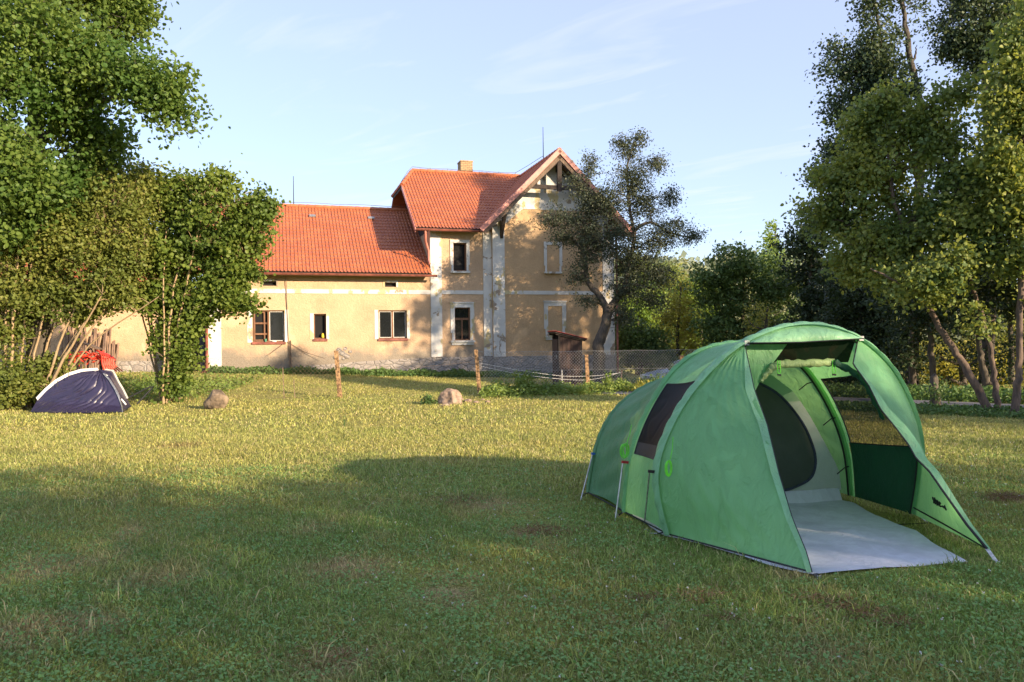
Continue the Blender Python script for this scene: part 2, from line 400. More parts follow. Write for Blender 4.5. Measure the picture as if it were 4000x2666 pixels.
# ------------------------------------------------------------------ farmhouse, in its own frame: u along the facade, v to the back, z up
HA = R(17); HU = Vector((math.cos(HA), math.sin(HA), 0)); HN = Vector((-math.sin(HA), math.cos(HA), 0))
HO = at(1690, 1400, 32.0); HO.z = 0
def L(u, v, z): return HO + HU * u + HN * v + Vector((0, 0, z))
def roof_tiles(name, P, du, dv, poly, mat, parent, rib=.142, row=.30):
    """P origin, du along the eave, dv up the slope; poly convex, ccw, in (a,b) metres"""
    n = du.cross(dv).normalized()
    a0, a1 = min(p[0] for p in poly), max(p[0] for p in poly); b0, b1 = min(p[1] for p in poly), max(p[1] for p in poly)
    prof = [(0, .0), (.10, .002), (.45, .0), (.60, .006), (.70, .03), (.82, .038), (.94, .03)]
    A, Hh = [], []
    for i in range(int((a1 - a0) / rib) + 2):
        for f, h in prof: A.append(a0 + (i + f) * rib); Hh.append(h)
    Bv, Hr = [], []
    for j in range(int((b1 - b0) / row) + 2):
        for f, h in ((0, .026), (.985, .0)): Bv.append(b0 + (j + f) * row); Hr.append(h)
    vs = []
    for bb, hr in zip(Bv, Hr):
        for aa, ha in zip(A, Hh):
            sag = .012 * math.sin(aa * 1.9 + 1) * math.sin(bb * 1.3)
            j = .004 * noise.noise(Vector((aa * 9, bb * 3, 0)))
            vs.append(P + du * aa + dv * bb + n * (ha + hr + sag + j))
    w = len(A); fs = [(j * w + i, j * w + i + 1, (j + 1) * w + i + 1, (j + 1) * w + i) for j in range(len(Bv) - 1) for i in range(w - 1)]
    me = bpy.data.meshes.new('t'); me.from_pydata(vs, [], fs); bm = bmesh.new(); bm.from_mesh(me); bpy.data.meshes.remove(me)
    for i in range(len(poly)):
        p, q = poly[i], poly[(i + 1) % len(poly)]
        e = du * (q[0] - p[0]) + dv * (q[1] - p[1]); no = e.cross(n)
        bmesh.ops.bisect_plane(bm, geom=bm.verts[:] + bm.edges[:] + bm.faces[:], plane_co=P + du * p[0] + dv * p[1], plane_no=no, clear_outer=True)
    b = MB(); b.v = [tuple(v.co) for v in bm.verts]; bm.verts.ensure_lookup_table(); bm.verts.index_update()
    b.f = [tuple(v.index for v in f.verts) for f in bm.faces]; b.m = [0] * len(b.f); bm.free()
    o = b.build(name, mat, parent, smooth=False, fix=False)
    return o
def ridge_cap(b, p0, p1, r=.1, seg=.35):
    p0, p1 = Vector(p0), Vector(p1); n = max(1, int((p1 - p0).length / seg))
    for i in range(n):
        a = p0.lerp(p1, i / n); c = p0.lerp(p1, (i + 1.12) / n if i < n - 1 else 1)
        b.tube([a, c], [r * 1.1, r * .94], 8)

H = thing('farmhouse', 'two storey ochre farmhouse with orange red tiled roofs and a long low wing', 'house', L(0, 0, .2))
Z_G = -.9                                # walls run below the ground
def wall_grid(b, u0, u1, z0, z1, holes, v=0.0, depth=.2, mi=0):
    us = sorted({u0, u1} | {h[0] for h in holes} | {h[1] for h in holes}); zs = sorted({z0, z1} | {h[2] for h in holes} | {h[3] for h in holes})
    for i in range(len(us) - 1):
        for j in range(len(zs) - 1):
            a, c, d, e = us[i], us[i + 1], zs[j], zs[j + 1]; m = ((a + c) / 2, (d + e) / 2)
            if any(h[0] < m[0] < h[1] and h[2] < m[1] < h[3] for h in holes): continue
            b.add([L(a, v, d), L(c, v, d), L(c, v, e), L(a, v, e)], [(0, 1, 2, 3)], mi)
    for (a, c, d, e) in holes:
        w = v + depth
        for q in ([(a, v, d), (a, w, d), (a, w, e), (a, v, e)], [(c, v, d), (c, v, e), (c, w, e), (c, w, d)],
                  [(a, v, e), (a, w, e), (c, w, e), (c, v, e)], [(a, v, d), (c, v, d), (c, w, d), (a, w, d)]):
            b.add([L(*p) for p in q], [(0, 1, 2, 3)], mi)
# openings: (u0,u1,z0,z1)
W1 = (-7.10, -5.90, 1.70, 2.94); W2 = (-4.78, -4.30, 1.80, 2.80); W3 = (-2.22, -1.06, 1.78, 2.94)
V1 = (-6.70, -6.19, 3.90, 4.09); V2 = (-1.95, -1.48, 3.90, 4.09)
MU = (.93, 1.50, 4.60, 5.78); ML = (.96, 1.63, 1.68, 3.06)
b = MB()
wall_grid(b, -8.69, -.02, Z_G, 4.42, [W1, W2, W3, V1, V2])
b.add([L(-8.69, 0, Z_G), L(-8.69, 9, Z_G), L(-8.69, 9, 4.42), L(-8.69, 4.5, 7.75), L(-8.69, 0, 4.42)], [(0, 1, 2, 3, 4)])
b.build('wing_wall', M['ochre'], H, fix=False)
b = MB()
wall_grid(b, -.05, 2.6, Z_G, 6.32, [MU, ML], v=.012)
b.add([L(-.05, .0, 4.0), L(-.05, 8.9, 4.0), L(-.05, 8.9, 6.3), L(-.05, .0, 6.3)], [(0, 1, 2, 3)])
b.add([L(8.19, 0, Z_G), L(8.19, 8.9, Z_G), L(8.19, 8.9, 6.3), L(8.19, 0, 6.3)], [(0, 1, 2, 3)])
b.build('main_wall', M['ochre'], H, fix=False)
b = MB()                                 # dark boarded gable end under the half hip
b.add([L(-.06, 0, 6.3), L(-.06, 8.8, 6.3), L(-.06, 6.0, 8.6), L(-.06, 2.8, 8.6)], [(0, 1, 2, 3)])
b.build('boarded_gable', M['dark_wood'], H, fix=False)
GV = -.15                                # the gable bay stands a little proud
gw = [(2.6, Z_G), (8.19, Z_G), (8.19, 6.75), (5.4, 9.4), (2.6, 6.75)]
b = MB(); b.add([L(u, GV, z) for u, z in gw], [tuple(range(5))])
b.add([L(2.6, GV, Z_G), L(2.6, GV, 6.75), L(2.6, .3, 6.75), L(2.6, .3, Z_G)], [(0, 1, 2, 3)])
b.build('gable_wall', M['ochre_up'], H, fix=False)
def slab(b, pts, v0, v1, mi=0):
    b.prism([L(u, v0, z) for u, z in pts], HN * (v1 - v0), mi)
b = MB()                                 # white plaster bands and pilasters
gy = GV - .03
slab(b, [(2.60, .97), (3.13, .97), (3.13, 6.6), (3.97, 7.29), (6.83, 7.29), (7.67, 6.6), (7.67, .97), (8.22, .97), (8.22, 6.78), (5.4, 9.43), (2.60, 6.78)], gy, GV + .002)
b.build('gable_surround', M['white_plaster'], H)
b = MB(); slab(b, [(3.13, 3.62), (7.67, 3.62), (7.67, 3.78), (3.13, 3.78)], gy + .006, GV + .002)
slab(b, [(.42, 3.62), (2.22, 3.62), (2.22, 3.78), (.42, 3.78)], -.02, .013)
slab(b, [(-8.3, 3.61), (-.06, 3.61), (-.06, 3.78), (-8.3, 3.78)], -.022, .001)
b.build('string_course', M['white_plaster'], H)
for (a, c, z0, z1) in ((-.055, .42, 1.0, 6.32), (2.22, 2.597, 1.0, 6.32), (-8.72, -8.24, .3, 4.42)):
    b = MB(); slab(b, [(a, z0), (c, z0), (c, z1), (a, z1)], -.035, .014); b.build('pilaster', M['white_plaster'], H)
b = MB()
slab(b, [(-7.7, Z_G), (-.02, Z_G), (-.02, .98), (-1.6, .93), (-2.6, .88), (-4, .80), (-5.4, .70), (-6.4, .60), (-7.3, .3)], -.05, .002)
slab(b, [(-.02, Z_G), (2.6, Z_G), (2.6, .98), (-.02, .98)], -.06, .014)
slab(b, [(2.57, Z_G), (8.24, Z_G), (8.24, .97), (2.57, .97)], GV - .05, GV + .002)
b.build('plinth', M['stone'], H)

# windows
def window(w, v, kind):
    u0, u1, z0, z1 = w; d = v + .09; t = .045
    fm = M['frame_brown'] if kind != 'vent' else M['dark_wood']
    f = MB()
    def fr(a, c, e, g, v0=d, v1=d + .06): f.box((a, v0, e), (c, v1, g), 0, L)
    fr(u0, u0 + t, z0, z1); fr(u1 - t, u1, z0, z1); fr(u0 + t, u1 - t, z1 - t, z1); fr(u0 + t, u1 - t, z0, z0 + t)
    um = (u0 + u1) / 2
    if kind in ('double', 'open'): fr(um - .035, um + .035, z0 + t, z1 - t)
    if kind == 'transom':
        zt = z0 + (z1 - z0) * .62; fr(u0 + t, u1 - t, zt, zt + .09, d - .01, d + .06); fr(um - .03, um + .03, z0 + t, zt)
    fo = f.build('window_frame', fm, H)
    p = MB(); p.add([L(u0, v + .19, z0), L(u1, v + .19, z0), L(u1, v + .19, z1), L(u0, v + .19, z1)], [(0, 1, 2, 3)])
    p.build('dark_room', M['black_void'], fo, fix=False)
    g = MB()
    if kind == 'open': a, c = um + .035, u1 - t
    else: a, c = u0 + t, u1 - t
    if kind in ('open', 'double', 'transom'):
        g.box((a, d + .03, z0 + t), (c, d + .036, z1 - t), 0, L); g.build('pane', M['glass'], fo)
        # thin pale putty lines round the glass
        q = MB()
        spans = [(um + .035, u1 - t)] if kind == 'open' else [(u0 + t, um - .035), (um + .035, u1 - t)]
        if kind != 'transom':
            for a, c in spans:
                for bx in ((a, z0 + t, a + .018, z1 - t), (c - .018, z0 + t, c, z1 - t), (a, z0 + t, c, z0 + t + .018), (a, z1 - t - .018, c, z1 - t)):
                    q.box((bx[0], d + .012, bx[1]), (bx[2], d + .028, bx[3]), 0, L)
            q.build('glazing_bead', M['white_paint'], fo)
    return fo
def opened_sash(fo, hinge, wdt, z0, z1, ang, bars):
    s = MB(); ca, sa = math.cos(ang), math.sin(ang)
    def P(x, y, z): return L(hinge[0] + x * ca - y * sa, hinge[1] + x * sa + y * ca, z)
    t = .05
    for bx in ((0, z0, t, z1), (wdt - t, z0, wdt, z1), (t, z0, wdt - t, z0 + t), (t, z1 - t, wdt - t, z1)): s.box((bx[0], -.02, bx[1]), (bx[2], .02, bx[3]), 0, P)
    for zb in bars: s.box((t, -.015, zb), (wdt - t, .015, zb + .06), 0, P)
    s.build('sash', M['frame_brown'], fo)
fo = window(W1, 0, 'open'); opened_sash(fo, (W1[0] + .05, .085), .42, W1[2] + .05, W1[3] - .05, R(8), (1.98, 2.40))
# crossbars of the inner frame behind the opened half
for zb in (1.98, 2.40): q = MB(); q.box((W1[0] + .045, .15, zb), (-6.535, .18, zb + .07), 0, L); q.build('crossbar', M['frame_brown'], fo)
fo = window(W2, 0, 'open_empty'); window(W3, 0, 'double')
window(V1, 0, 'vent'); window(V2, 0, 'vent')
window(MU, .012, 'void'); window(ML, .012, 'transom')
# white reveals beside the wing windows and red sills
for (w, a) in ((W1, .19), (W2, .15), (W3, .16)):
    b = MB()
    for (x0, x1) in ((w[0] - a, w[0] - .003), (w[1] + .003, w[1] + a * .75)):
        b = MB(); slab(b, [(x0, w[2] - .02), (x1, w[2] - .02), (x1, w[3] + .02), (x0, w[3] + .02)], -.014, .001); b.build('window_reveal', M['white_plaster'], H)
    b = MB(); slab(b, [(w[0] - .03, w[2] - .09), (w[1] + .04, w[2] - .09), (w[1] + .04, w[2]), (w[0] - .03, w[2])], -.06, .1); b.build('window_sill', M['red_metal'], H)
for w in (V1, V2):
    b = MB()
    for x0, x1, e, g in ((w[0] - .07, w[0], w[2] - .01, w[3] + .06), (w[1], w[1] + .07, w[2] - .01, w[3] + .06), (w[0], w[1], w[3], w[3] + .06)):
        slab(b, [(x0, e), (x1, e), (x1, g), (x0, g)], -.02, .001)
    b.build('vent_surround', M['white_plaster'], H)
def moulded(w, v, sillw, blind=False, low=False):
    a = .13 if not low else .18; b = MB(); u0, u1, z0, z1 = w
    t = z1 + a; m = z0 + (z1 - z0) * .22
    slab(b, [(u0 - a, m), (u0, m), (u0, z1), (u0 - a, z1)], v - .04, v + .001)
    slab(b, [(u1, m), (u1 + a, m), (u1 + a, z1), (u1, z1)], v - .04, v + .001)
    slab(b, [(u0 - a, z1), (u1 + a, z1), (u1 + a, t), (u0 - a, t)], v - .043, v + .001)
    if low: slab(b, [(u0 - a - .03, t), (u1 + a + .03, t), (u1 + a + .03, t + .05), (u0 - a - .03, t + .05)], v - .075, v + .001)
    for x0, x1 in ((u0 - a * .65, u0), (u1, u1 + a * .65)):
        slab(b, [(x0, z0), (x1, z0), (x1, m), (x0, m)], v - .035, v + .001)
    b.build('window_surround', M['white_plaster'], H)
    b = MB(); slab(b, [(u0 - a, z0 - .09), (u1 + a, z0 - .09), (u1 + a, z0 - .01), (u0 - a, z0 - .01)], v - .13, v + .1)
    if low: slab(b, [(u0 - a * .8, z0 - .2), (u1 + a * .8, z0 - .2), (u1 + a * .8, z0 - .09), (u0 - a * .8, z0 - .09)], v - .07, v + .001)
    b.build('window_sill', M['white_plaster'], H)
moulded(MU, .012, 1); moulded(ML, .012, 1, low=True)
BU = (5.04, 5.62, 4.62, 5.78); BL = (5.06, 5.72, 1.85, 3.12)
for w, lo in ((BU, False), (BL, True)):
    moulded(w, GV, 1, low=lo)
    b = MB(); slab(b, [(w[0], w[2]), (w[1], w[2]), (w[1], w[3]), (w[0], w[3])], GV - .006, GV + .001); b.build('blind_window', M['ochre_up'], H)

# roofs --------------------------------------------------------------
def slope(name, P, du, dv, poly, parent, under=.1):
    o = roof_tiles(name, P, du, dv, poly, M['tiles'], parent)
    n = du.cross(dv).normalized(); b = MB()
    b.prism([P + du * a + dv * c - n * .012 for a, c in poly], -n * under); b.build('roof_boards', M['dark_wood'], o); return o
Lm = lambda v, z: (HN * v + Vector((0, 0, z)))
# wing: eave v -.45 z 4.42, ridge v 4.5 z 7.82
up = Lm(4.95, 3.40); wl_ = up.length; dvw = up.normalized()
P0 = L(-9.55, -.45, 4.42)
wr = slope('wing_roof', P0, HU, dvw, [(0, 0), (9.47, 0), (9.47, wl_), (0, wl_)], H)
dvb = Lm(-4.95, 3.40).normalized()
b = MB(); b.prism([L(-9.55, 9.45, 4.42), L(-.08, 9.45, 4.42), L(-.08, 4.5, 7.82), L(-9.55, 4.5, 7.82)], (0, 0, -.12)); b.build('back_slope', M['tiles'], wr)
b = MB(); ridge_cap(b, L(-9.55, 4.5, 7.84), L(-.1, 4.5, 7.84)); b.build('ridge_cap', M['tiles'], wr)
b = MB()
for px, py in ((1220, 848), (1450, 858)):
    # small lead-grey roof vents lying on the slope
    best = None
    for k in range(60):
        v = -.45 + 4.95 * k / 59; z = 4.42 + 3.4 * k / 59
        d = ray(px, py); pl = (L(0, v, z) - Vector(CP)).dot(HN) / Vector(d).dot(HN); q = Vector(CP) + Vector(d) * pl
        if best is None or abs(q.z - z) < best[0]: best = (abs(q.z - z), (q - HO).dot(HU), v, z)
    _, u, v, z = best
    nn = HU.cross(dvw).normalized(); c = L(u, v, z) + nn * .03
    b.prism([c - HU * .14 - dvw * .08, c + HU * .14 - dvw * .08, c + HU * .14 + dvw * .1, c - HU * .14 + dvw * .1], nn * .05)
b.build('roof_vent', M['galv'], wr)
# main block: eave v -.5 z 6.3, ridge v 4.4 z 9.7
ms = Lm(4.9, 3.4); ml = ms.length; dvm = ms.normalized()
P1 = L(-.72, -.5, 6.3); hipb = ml * (3.45 / 4.9)
mr = slope('main_roof', P1, HU, dvm, [(0, 0), (2.67, 0), (6.12, ml), (.72, ml), (0, hipb)], H)
# half hip
hz = 6.3 + 3.4 * 3.45 / 4.9; hv0, hv1 = -.5 + 3.45, 9.3 - 3.45
hp = L(-.72, hv1, hz); hdu = (L(-.72, hv0, hz) - hp).normalized(); hw = hv1 - hv0
hd = (L(0, 4.4, 9.7) - L(-.72, 4.4, hz)); roof_tiles('hip_slope', hp, hdu, hd.normalized(), [(0, 0), (hw, 0), (hw / 2, hd.length)], M['tiles'], mr)
b = MB(); b.prism([L(-.72, hv1, hz), L(-.72, hv0, hz), L(0, 4.4, 9.7)], (0, 0, -.1)); b.build('hip_boards', M['dark_wood'], mr)
b = MB(); b.prism([L(-.72, 9.3, 6.3), L(8.85, 9.3, 6.3), L(8.85, 4.4, 9.7), L(0, 4.4, 9.7), L(-.72, hv1, hz)], (0, 0, -.12)); b.build('back_slope', M['tiles'], mr)
b = MB(); b.prism([L(8.2, -.5, 6.3), L(8.85, -.5, 6.3), L(8.85, 4.4, 9.66), L(5.4, 4.4, 9.66)], (0, 0, -.12)); b.build('right_slope', M['tiles'], mr)
b = MB(); ridge_cap(b, L(0, 4.4, 9.72), L(5.4, 4.4, 9.72)); ridge_cap(b, L(-.74, hv0, hz + .03), L(0, 4.4, 9.72), .085, .3); ridge_cap(b, L(-.74, hv1, hz + .03), L(0, 4.4, 9.72), .085, .3)
b.build('ridge_cap', M['tiles'], mr)
# cross gable
gs = HU * 3.45 + Vector((0, 0, 3.4)); gl = gs.length
FV = -.95
gd = roof_tiles('gable_slope', L(1.95, 5, 6.3), -HN, gs.normalized(), [(5.5, 0), (5 - FV, 0), (5 - FV, gl), (.6, gl)], M['tiles'], mr)
b = MB(); b.prism([L(1.95, FV, 6.27), L(1.95, -.5, 6.27), L(5.4, 4.4, 9.67), L(5.4, FV, 9.67)], (0, 0, -.1)); b.build('gable_boards', M['old_wood'], mr)
gs2 = -HU * 3.45 + Vector((0, 0, 3.4))
roof_tiles('gable_slope', L(8.85, FV, 6.3), HN, gs2.normalized(), [(0, 0), (.45, 0), (5.35, gl), (0, gl)], M['tiles'], mr)
b = MB(); b.prism([L(8.85, FV, 6.27), L(8.85, -.5, 6.27), L(5.4, 4.4, 9.67), L(5.4, FV, 9.67)], (0, 0, -.1)); b.build('gable_boards', M['old_wood'], mr)
b = MB(); ridge_cap(b, L(5.4, FV, 9.73), L(5.4, 4.4, 9.73)); b.build('ridge_cap', M['tiles'], mr)
b = MB()                                 # salmon verge flashing along the barge boards, over old timber
for (ua, ub) in ((1.88, 5.4), (8.92, 5.4)):
    p, q = L(ua, FV - .05, 6.24), L(ub, FV - .05, 9.74)
    s_ = 1 if ua < ub else -1; nn = (Vector((0, 0, 1)) - (q - p).normalized() * (q - p).normalized().z).normalized()
    b = MB(); b.prism([p + nn * .05, q + nn * .05, q - nn * .13, p - nn * .13], HN * .03)
    b.prism([p + nn * .052, q + nn * .052, q + nn * .052 + HN * .16, p + nn * .052 + HN * .16], nn * .012); b.build('verge', M['verge'], mr)
b = MB()
b.prism([L(-.76, -.5, 6.30), L(-.76, hv0, hz + .03), L(-.76, hv0, hz - .15), L(-.76, -.5, 6.12)], HU * .04)
b.build('verge', M['verge'], mr)
b = MB()
for (ua, ub) in ((1.98, 5.4), (8.82, 5.4)):
    p, q = L(ua, FV, 6.16), L(ub, FV, 9.53); d = (q - p).normalized(); nn = (Vector((0, 0, 1)) - d * d.z).normalized()
    b.prism([p, q, q - nn * .16, p - nn * .16], HN * .07)
b.build('barge_board', M['old_wood'], mr)
b = MB()                                 # king post truss in front of the attic
def tb(u0, z0, u1, z1, w, v=FV + .08): b.bar(L(u0, v, z0), L(u1, v, z1), .12, w, up=(L(1, 0, 0) - L(0, 0, 0)) if u0 == u1 else Vector((0, 0, 1)))
tb(5.4, 7.98, 5.4, 9.5, .19); tb(4.0, 8.14, 6.8, 8.14, .17, FV + .12)
for s_ in (1, -1): tb(5.4 + s_ * 2.9, 6.62, 5.4, 9.34, .14, FV + .1)
for u in (4.35, 6.45): tb(u, 8.2, u, 8.5, .1, FV + .1)
for u, s_ in ((3.0, 1), (7.8, -1)):
    b.bar(L(u, GV, 6.1), L(u - s_ * .02, FV + .15, 6.95), .13, .15); b.bar(L(u, GV, 6.0), L(u, GV - .1, 6.75), .12, .14)
b.build('gable_truss', M['dark_wood'], mr)
b = MB()
b.prism([L(5.48, GV - .035, 8.95), L(6.0, GV - .035, 8.68), L(5.48, GV - .035, 9.25)], HN * .01); b.build('attic_opening', M['black_void'], H)
# chimney
b = MB(); b.box((2.36, 4.45, 9.3), (2.95, 5.1, 10.30), 0, L); b.box((2.34, 4.43, 10.3), (2.97, 5.12, 10.36), 0, L); b.build('chimney', M['chimney_brick'], mr)
# gutters with joints, downpipes
def gutter(u0, u1, v, z, n, right_grey=0):
    b = MB(); r = .075; seg = 10; pts = []
    for u in (u0, u1):
        for k in range(seg + 1):
            a = math.pi + math.pi * k / seg; pts.append(L(u, v + r * math.cos(a), z + r * math.sin(a)))
    b.add(pts, [(k, k + 1, k + seg + 2, k + seg + 1) for k in range(seg)])
    b.tube([L(u0, v - r, z), L(u1, v - r, z)], .013, 6)
    for i in range(n):
        u = u0 + (u1 - u0) * (i + .5) / n
        for k in range(seg):
            a0, a1 = math.pi + math.pi * k / seg, math.pi + math.pi * (k + 1) / seg; rr = r + .008
            b.add([L(u - .015, v + rr * math.cos(a0), z + rr * math.sin(a0)), L(u + .015, v + rr * math.cos(a0), z + rr * math.sin(a0)),
                   L(u + .015, v + rr * math.cos(a1), z + rr * math.sin(a1)), L(u - .015, v + rr * math.cos(a1), z + rr * math.sin(a1))], [(0, 1, 2, 3)])
    b.build('gutter', M['red_metal'], H, smooth=True, fix=False)
gutter(-9.6, .12, -.53, 4.36, 12); gutter(-.75, 2.05, -.58, 6.24, 5)
b = MB(); b.tube([L(-8.76, -.5, 4.3), L(-8.76, -.2, 4.0), L(-8.76, -.09, 3.8), L(-8.76, -.09, .75), L(-8.78, -.1, .62), L(-8.95, -.5, .5)], .055, 10)
for z in (1.2, 2.4, 3.4): b.tube([L(-8.76, -.09, z), L(-8.76, -.09, z + .04)], .066, 10)
b.build('downpipe', M['red_metal'], H, smooth=True)
b = MB(); b.tube([L(-.35, -.55, 6.2), L(-.33, -.5, 5.95), L(-.3, -.3, 5.8), L(-.14, -.12, 5.4), L(-.13, -.1, 5.0), L(-.13, -.3, 4.85)], .045, 10); b.build('downpipe', M['verge'], H, smooth=True)
b = MB(); b.tube([L(8.3, GV - .1, 6.1), L(8.3, GV - .1, -.5)], .05, 10); b.build('downpipe', M['red_metal'], H, smooth=True)
# lightning conductor: rods, ridge wire and down wire
for (u, v, z0, h) in ((-5.4, 4.5, 7.85, 1.35), (5.35, 1.0, 9.72, 1.5)):
    b = MB(); b.tube([L(u, v, z0), L(u, v, z0 + h)], [.022, .013], 6); b.build('lightning_rod', M['dark_wood'], H)
b = MB()
wp = [L(-.75, hv0 + .5, hz + .15), L(-.3, 4.0, 9.55), L(0, 4.4, 9.9)] + [L(0.0 + 5.1 * i / 6, 4.4, 9.88 - .03 * (i % 2)) for i in range(1, 7)] + [L(5.3, 3.2, 9.95), L(5.35, 1, 9.93)]
b.tube(wp, .011, 5)
b.tube([L(-9.3 + 9.2 * i / 8, 4.5, 8.03 - .03 * (i % 2)) for i in range(9)], .011, 5)
for i in range(1, 7): b.tube([L(5.1 * i / 6, 4.4, 9.75), L(5.1 * i / 6, 4.4, 9.9)], .01, 5)
b.tube([L(-5.83, -.62, 4.4), L(-5.83, -.07, 4.2), L(-5.8, -.03, 3.0), L(-5.76, -.03, 1.6), L(-5.7, -.08, .2)], .014, 5)
b.tube([L(-5.68, -.04, 1.75), L(-5.66, -.05, .3)], .022, 6)
b.build('lightning_wire', M['old_wood'], H)
b = MB(); b.tube([L(-5.8, -.04, 1.7), L(-5.2, -.05, 1.3), L(-4.4, -.3, 1.02)], .01, 4); b.tube([L(-5.9, -.07, 1.66), L(-6.5, -.2, 1.2)], .008, 4); b.build('loose_wire', M['old_wood'], H)
# peeled render heap on the wing wall: bare stones
b = MB()
for i in range(14):
    u = -3.6 + rnd.uniform(-.5, .35); z = 1.12 + rnd.uniform(-.16, .3); r = rnd.uniform(.06, .12)
    q = [L(u + r * math.cos(a) * rnd.uniform(.8, 1.3), -.001, z + r * math.sin(a) * rnd.uniform(.6, 1)) for a in [k * math.pi / 3 for k in range(6)]]
    b.prism(q, -HN * rnd.uniform(.015, .035))
b.build('bare_stones', M['stone'], H)
# things on the window sills
def lathe(b, c, prof, n=12, mi=0):
    c = Vector(c)
    for i in range(len(prof) - 1):
        for k in range(n):
            a0, a1 = 2 * math.pi * k / n, 2 * math.pi * (k + 1) / n; (r0, z0), (r1, z1) = prof[i], prof[i + 1]
            b.add([c + Vector((r0 * math.cos(a0), r0 * math.sin(a0), z0)), c + Vector((r0 * math.cos(a1), r0 * math.sin(a1), z0)),
                   c + Vector((r1 * math.cos(a1), r1 * math.sin(a1), z1)), c + Vector((r1 * math.cos(a0), r1 * math.sin(a0), z1))], [(0, 1, 2, 3)], mi)
b = MB(); lathe(b, L(-4.44, .07, 1.847), [(0, 0), (.055, 0), (.06, .04), (.05, .13), (.03, .17), (.02, .18), (0, .18)])
tag(b.build('bottle', plain('yellow plastic', (.62, .48, .04), .4), None, smooth=True, loc=L(-4.44, .07, 1.847)), 'yellow plastic bottle standing in the small middle window of the low wing', 'bottle')
b = MB(); lathe(b, L(-6.62, .05, 1.702), [(0, 0), (.035, 0), (.045, .12), (.04, .12), (.03, .01)])
tag(b.build('cup', plain('green plastic', (.08, .28, .18), .5), None, smooth=True, loc=L(-6.62, .05, 1.702)), 'small green cup standing on the red sill under the open left window sash', 'cup')
b = MB(); lathe(b, L(-6.3, .03, 1.702), [(0, 0), (.09, 0), (.1, .025), (.09, .035), (0, .03)])
tag(b.build('dish', M['white_paint'], None, smooth=True, loc=L(-6.3, .03, 1.702)), 'flat white dish on the red sill of the left wing window', 'dish')

# ------------------------------------------------------------------ outbuilding on the left, board gate, leaning stakes
OB = thing('outbuilding', 'low pale rendered outbuilding with a red tiled roof behind the left shrubs', 'outbuilding', L(-15, 1.5, .5))
b = MB(); v0 = 1.6
b.add([L(-24, v0, Z_G), L(-10.35, v0, Z_G), L(-10.35, v0, 3.7), L(-24, v0, 3.7)], [(0, 1, 2, 3)])
b.add([L(-10.35, v0, Z_G), L(-10.35, v0 + 7, Z_G), L(-10.35, v0 + 7, 3.7), L(-10.35, v0 + 3.5, 6.3), L(-10.35, v0, 3.7)], [(0, 1, 2, 3, 4)])
b.build('wall', M['ochre'], OB, fix=False)
b = MB(); slab(b, [(-24, Z_G), (-10.4, Z_G), (-10.4, 1.0), (-24, 1.15)], v0 - .05, v0 + .002); b.build('plinth', M['stone'], OB)
ou = Lm(3.9, 2.85); P2 = L(-24, v0 - .4, 3.62)
ro = roof_tiles('roof', P2, HU, ou.normalized(), [(0, 0), (14.0, 0), (14.0, ou.length), (0, ou.length)], M['tiles'], OB)
b = MB(); b.prism([L(-24, v0 + 7.4, 3.62), L(-10.0, v0 + 7.4, 3.62), L(-10.0, v0 + 3.5, 6.46), L(-24, v0 + 3.5, 6.46)], (0, 0, -.1))
b.prism([L(-24, v0 - .4, 3.58), L(-10.0, v0 - .4, 3.58), L(-10.0, v0 + 3.5, 6.43), L(-24, v0 + 3.5, 6.43)], (0, 0, -.1)); b.build('roof_boards', M['dark_wood'], ro)
b = MB(); slab(b, [(-17.4, .3), (-16.2, .3), (-16.2, 2.6), (-17.4, 2.6)], v0 - .07, v0 - .051); b.build('door', M['dark_wood'], OB)
G = thing('plank_gate', 'dark wooden plank gate with a blue grey post beside the red downpipe', 'gate', L(-9.5, .9, .5))
b = MB()
for i in range(9):
    u = -10.3 + i * .165; b.box((u, .9, .25), (u + .15, .94, 2.9 - .02 * (i % 3)), 0, L)
b.build('planks', M['dark_wood'], G)
b = MB(); b.box((-10.3, .94, .9), (-8.8, 1.0, 1.02), 0, L); b.box((-10.3, .94, 2.2), (-8.8, 1.0, 2.32), 0, L); b.build('rail', M['old_wood'], G)
b = MB(); b.box((-9.06, .5, .3), (-8.9, .62, 2.9), 0, L); b.build('post', plain('blue grey paint', (.07, .09, .13), .7), G)
stakes = None
for i in range(30):
    u = -13.95 + i * .062 + rnd.uniform(-.03, .03); h = rnd.uniform(1.45, 2.1) + (.3 if i % 9 == 4 else 0) - (.3 if i > 26 else 0); le = rnd.uniform(-.10, .10); g0 = .42
    b = MB(); r = rnd.uniform(.028, .05)
    b.tube([L(u, v0 - .5 - rnd.uniform(0, .15), g0 - .05), L(u + le * .5, v0 - .3, g0 + h * .55), L(u + le, v0 - .11, g0 + h)], [r, r * .92, r * .8], 7, wob=.12)
    o = b.build('wooden_stake', M['stake'] if 'stake' in M else M.setdefault('stake', timber('grey pink stake wood', (.26, .17, .12), (16, 16, 3), var=.4)), None, smooth=True, loc=L(u, v0 - .5, g0))
    tag(o, ('%s taller stake from the left, sticking up above the others leaning on the outbuilding' % ('first', 'second', 'third')[i // 9]) if i % 9 == 4 and i < 27 else 'rough wooden stake leaning among others on the left outbuilding wall', 'stake', 'stakes leaning on the outbuilding wall')
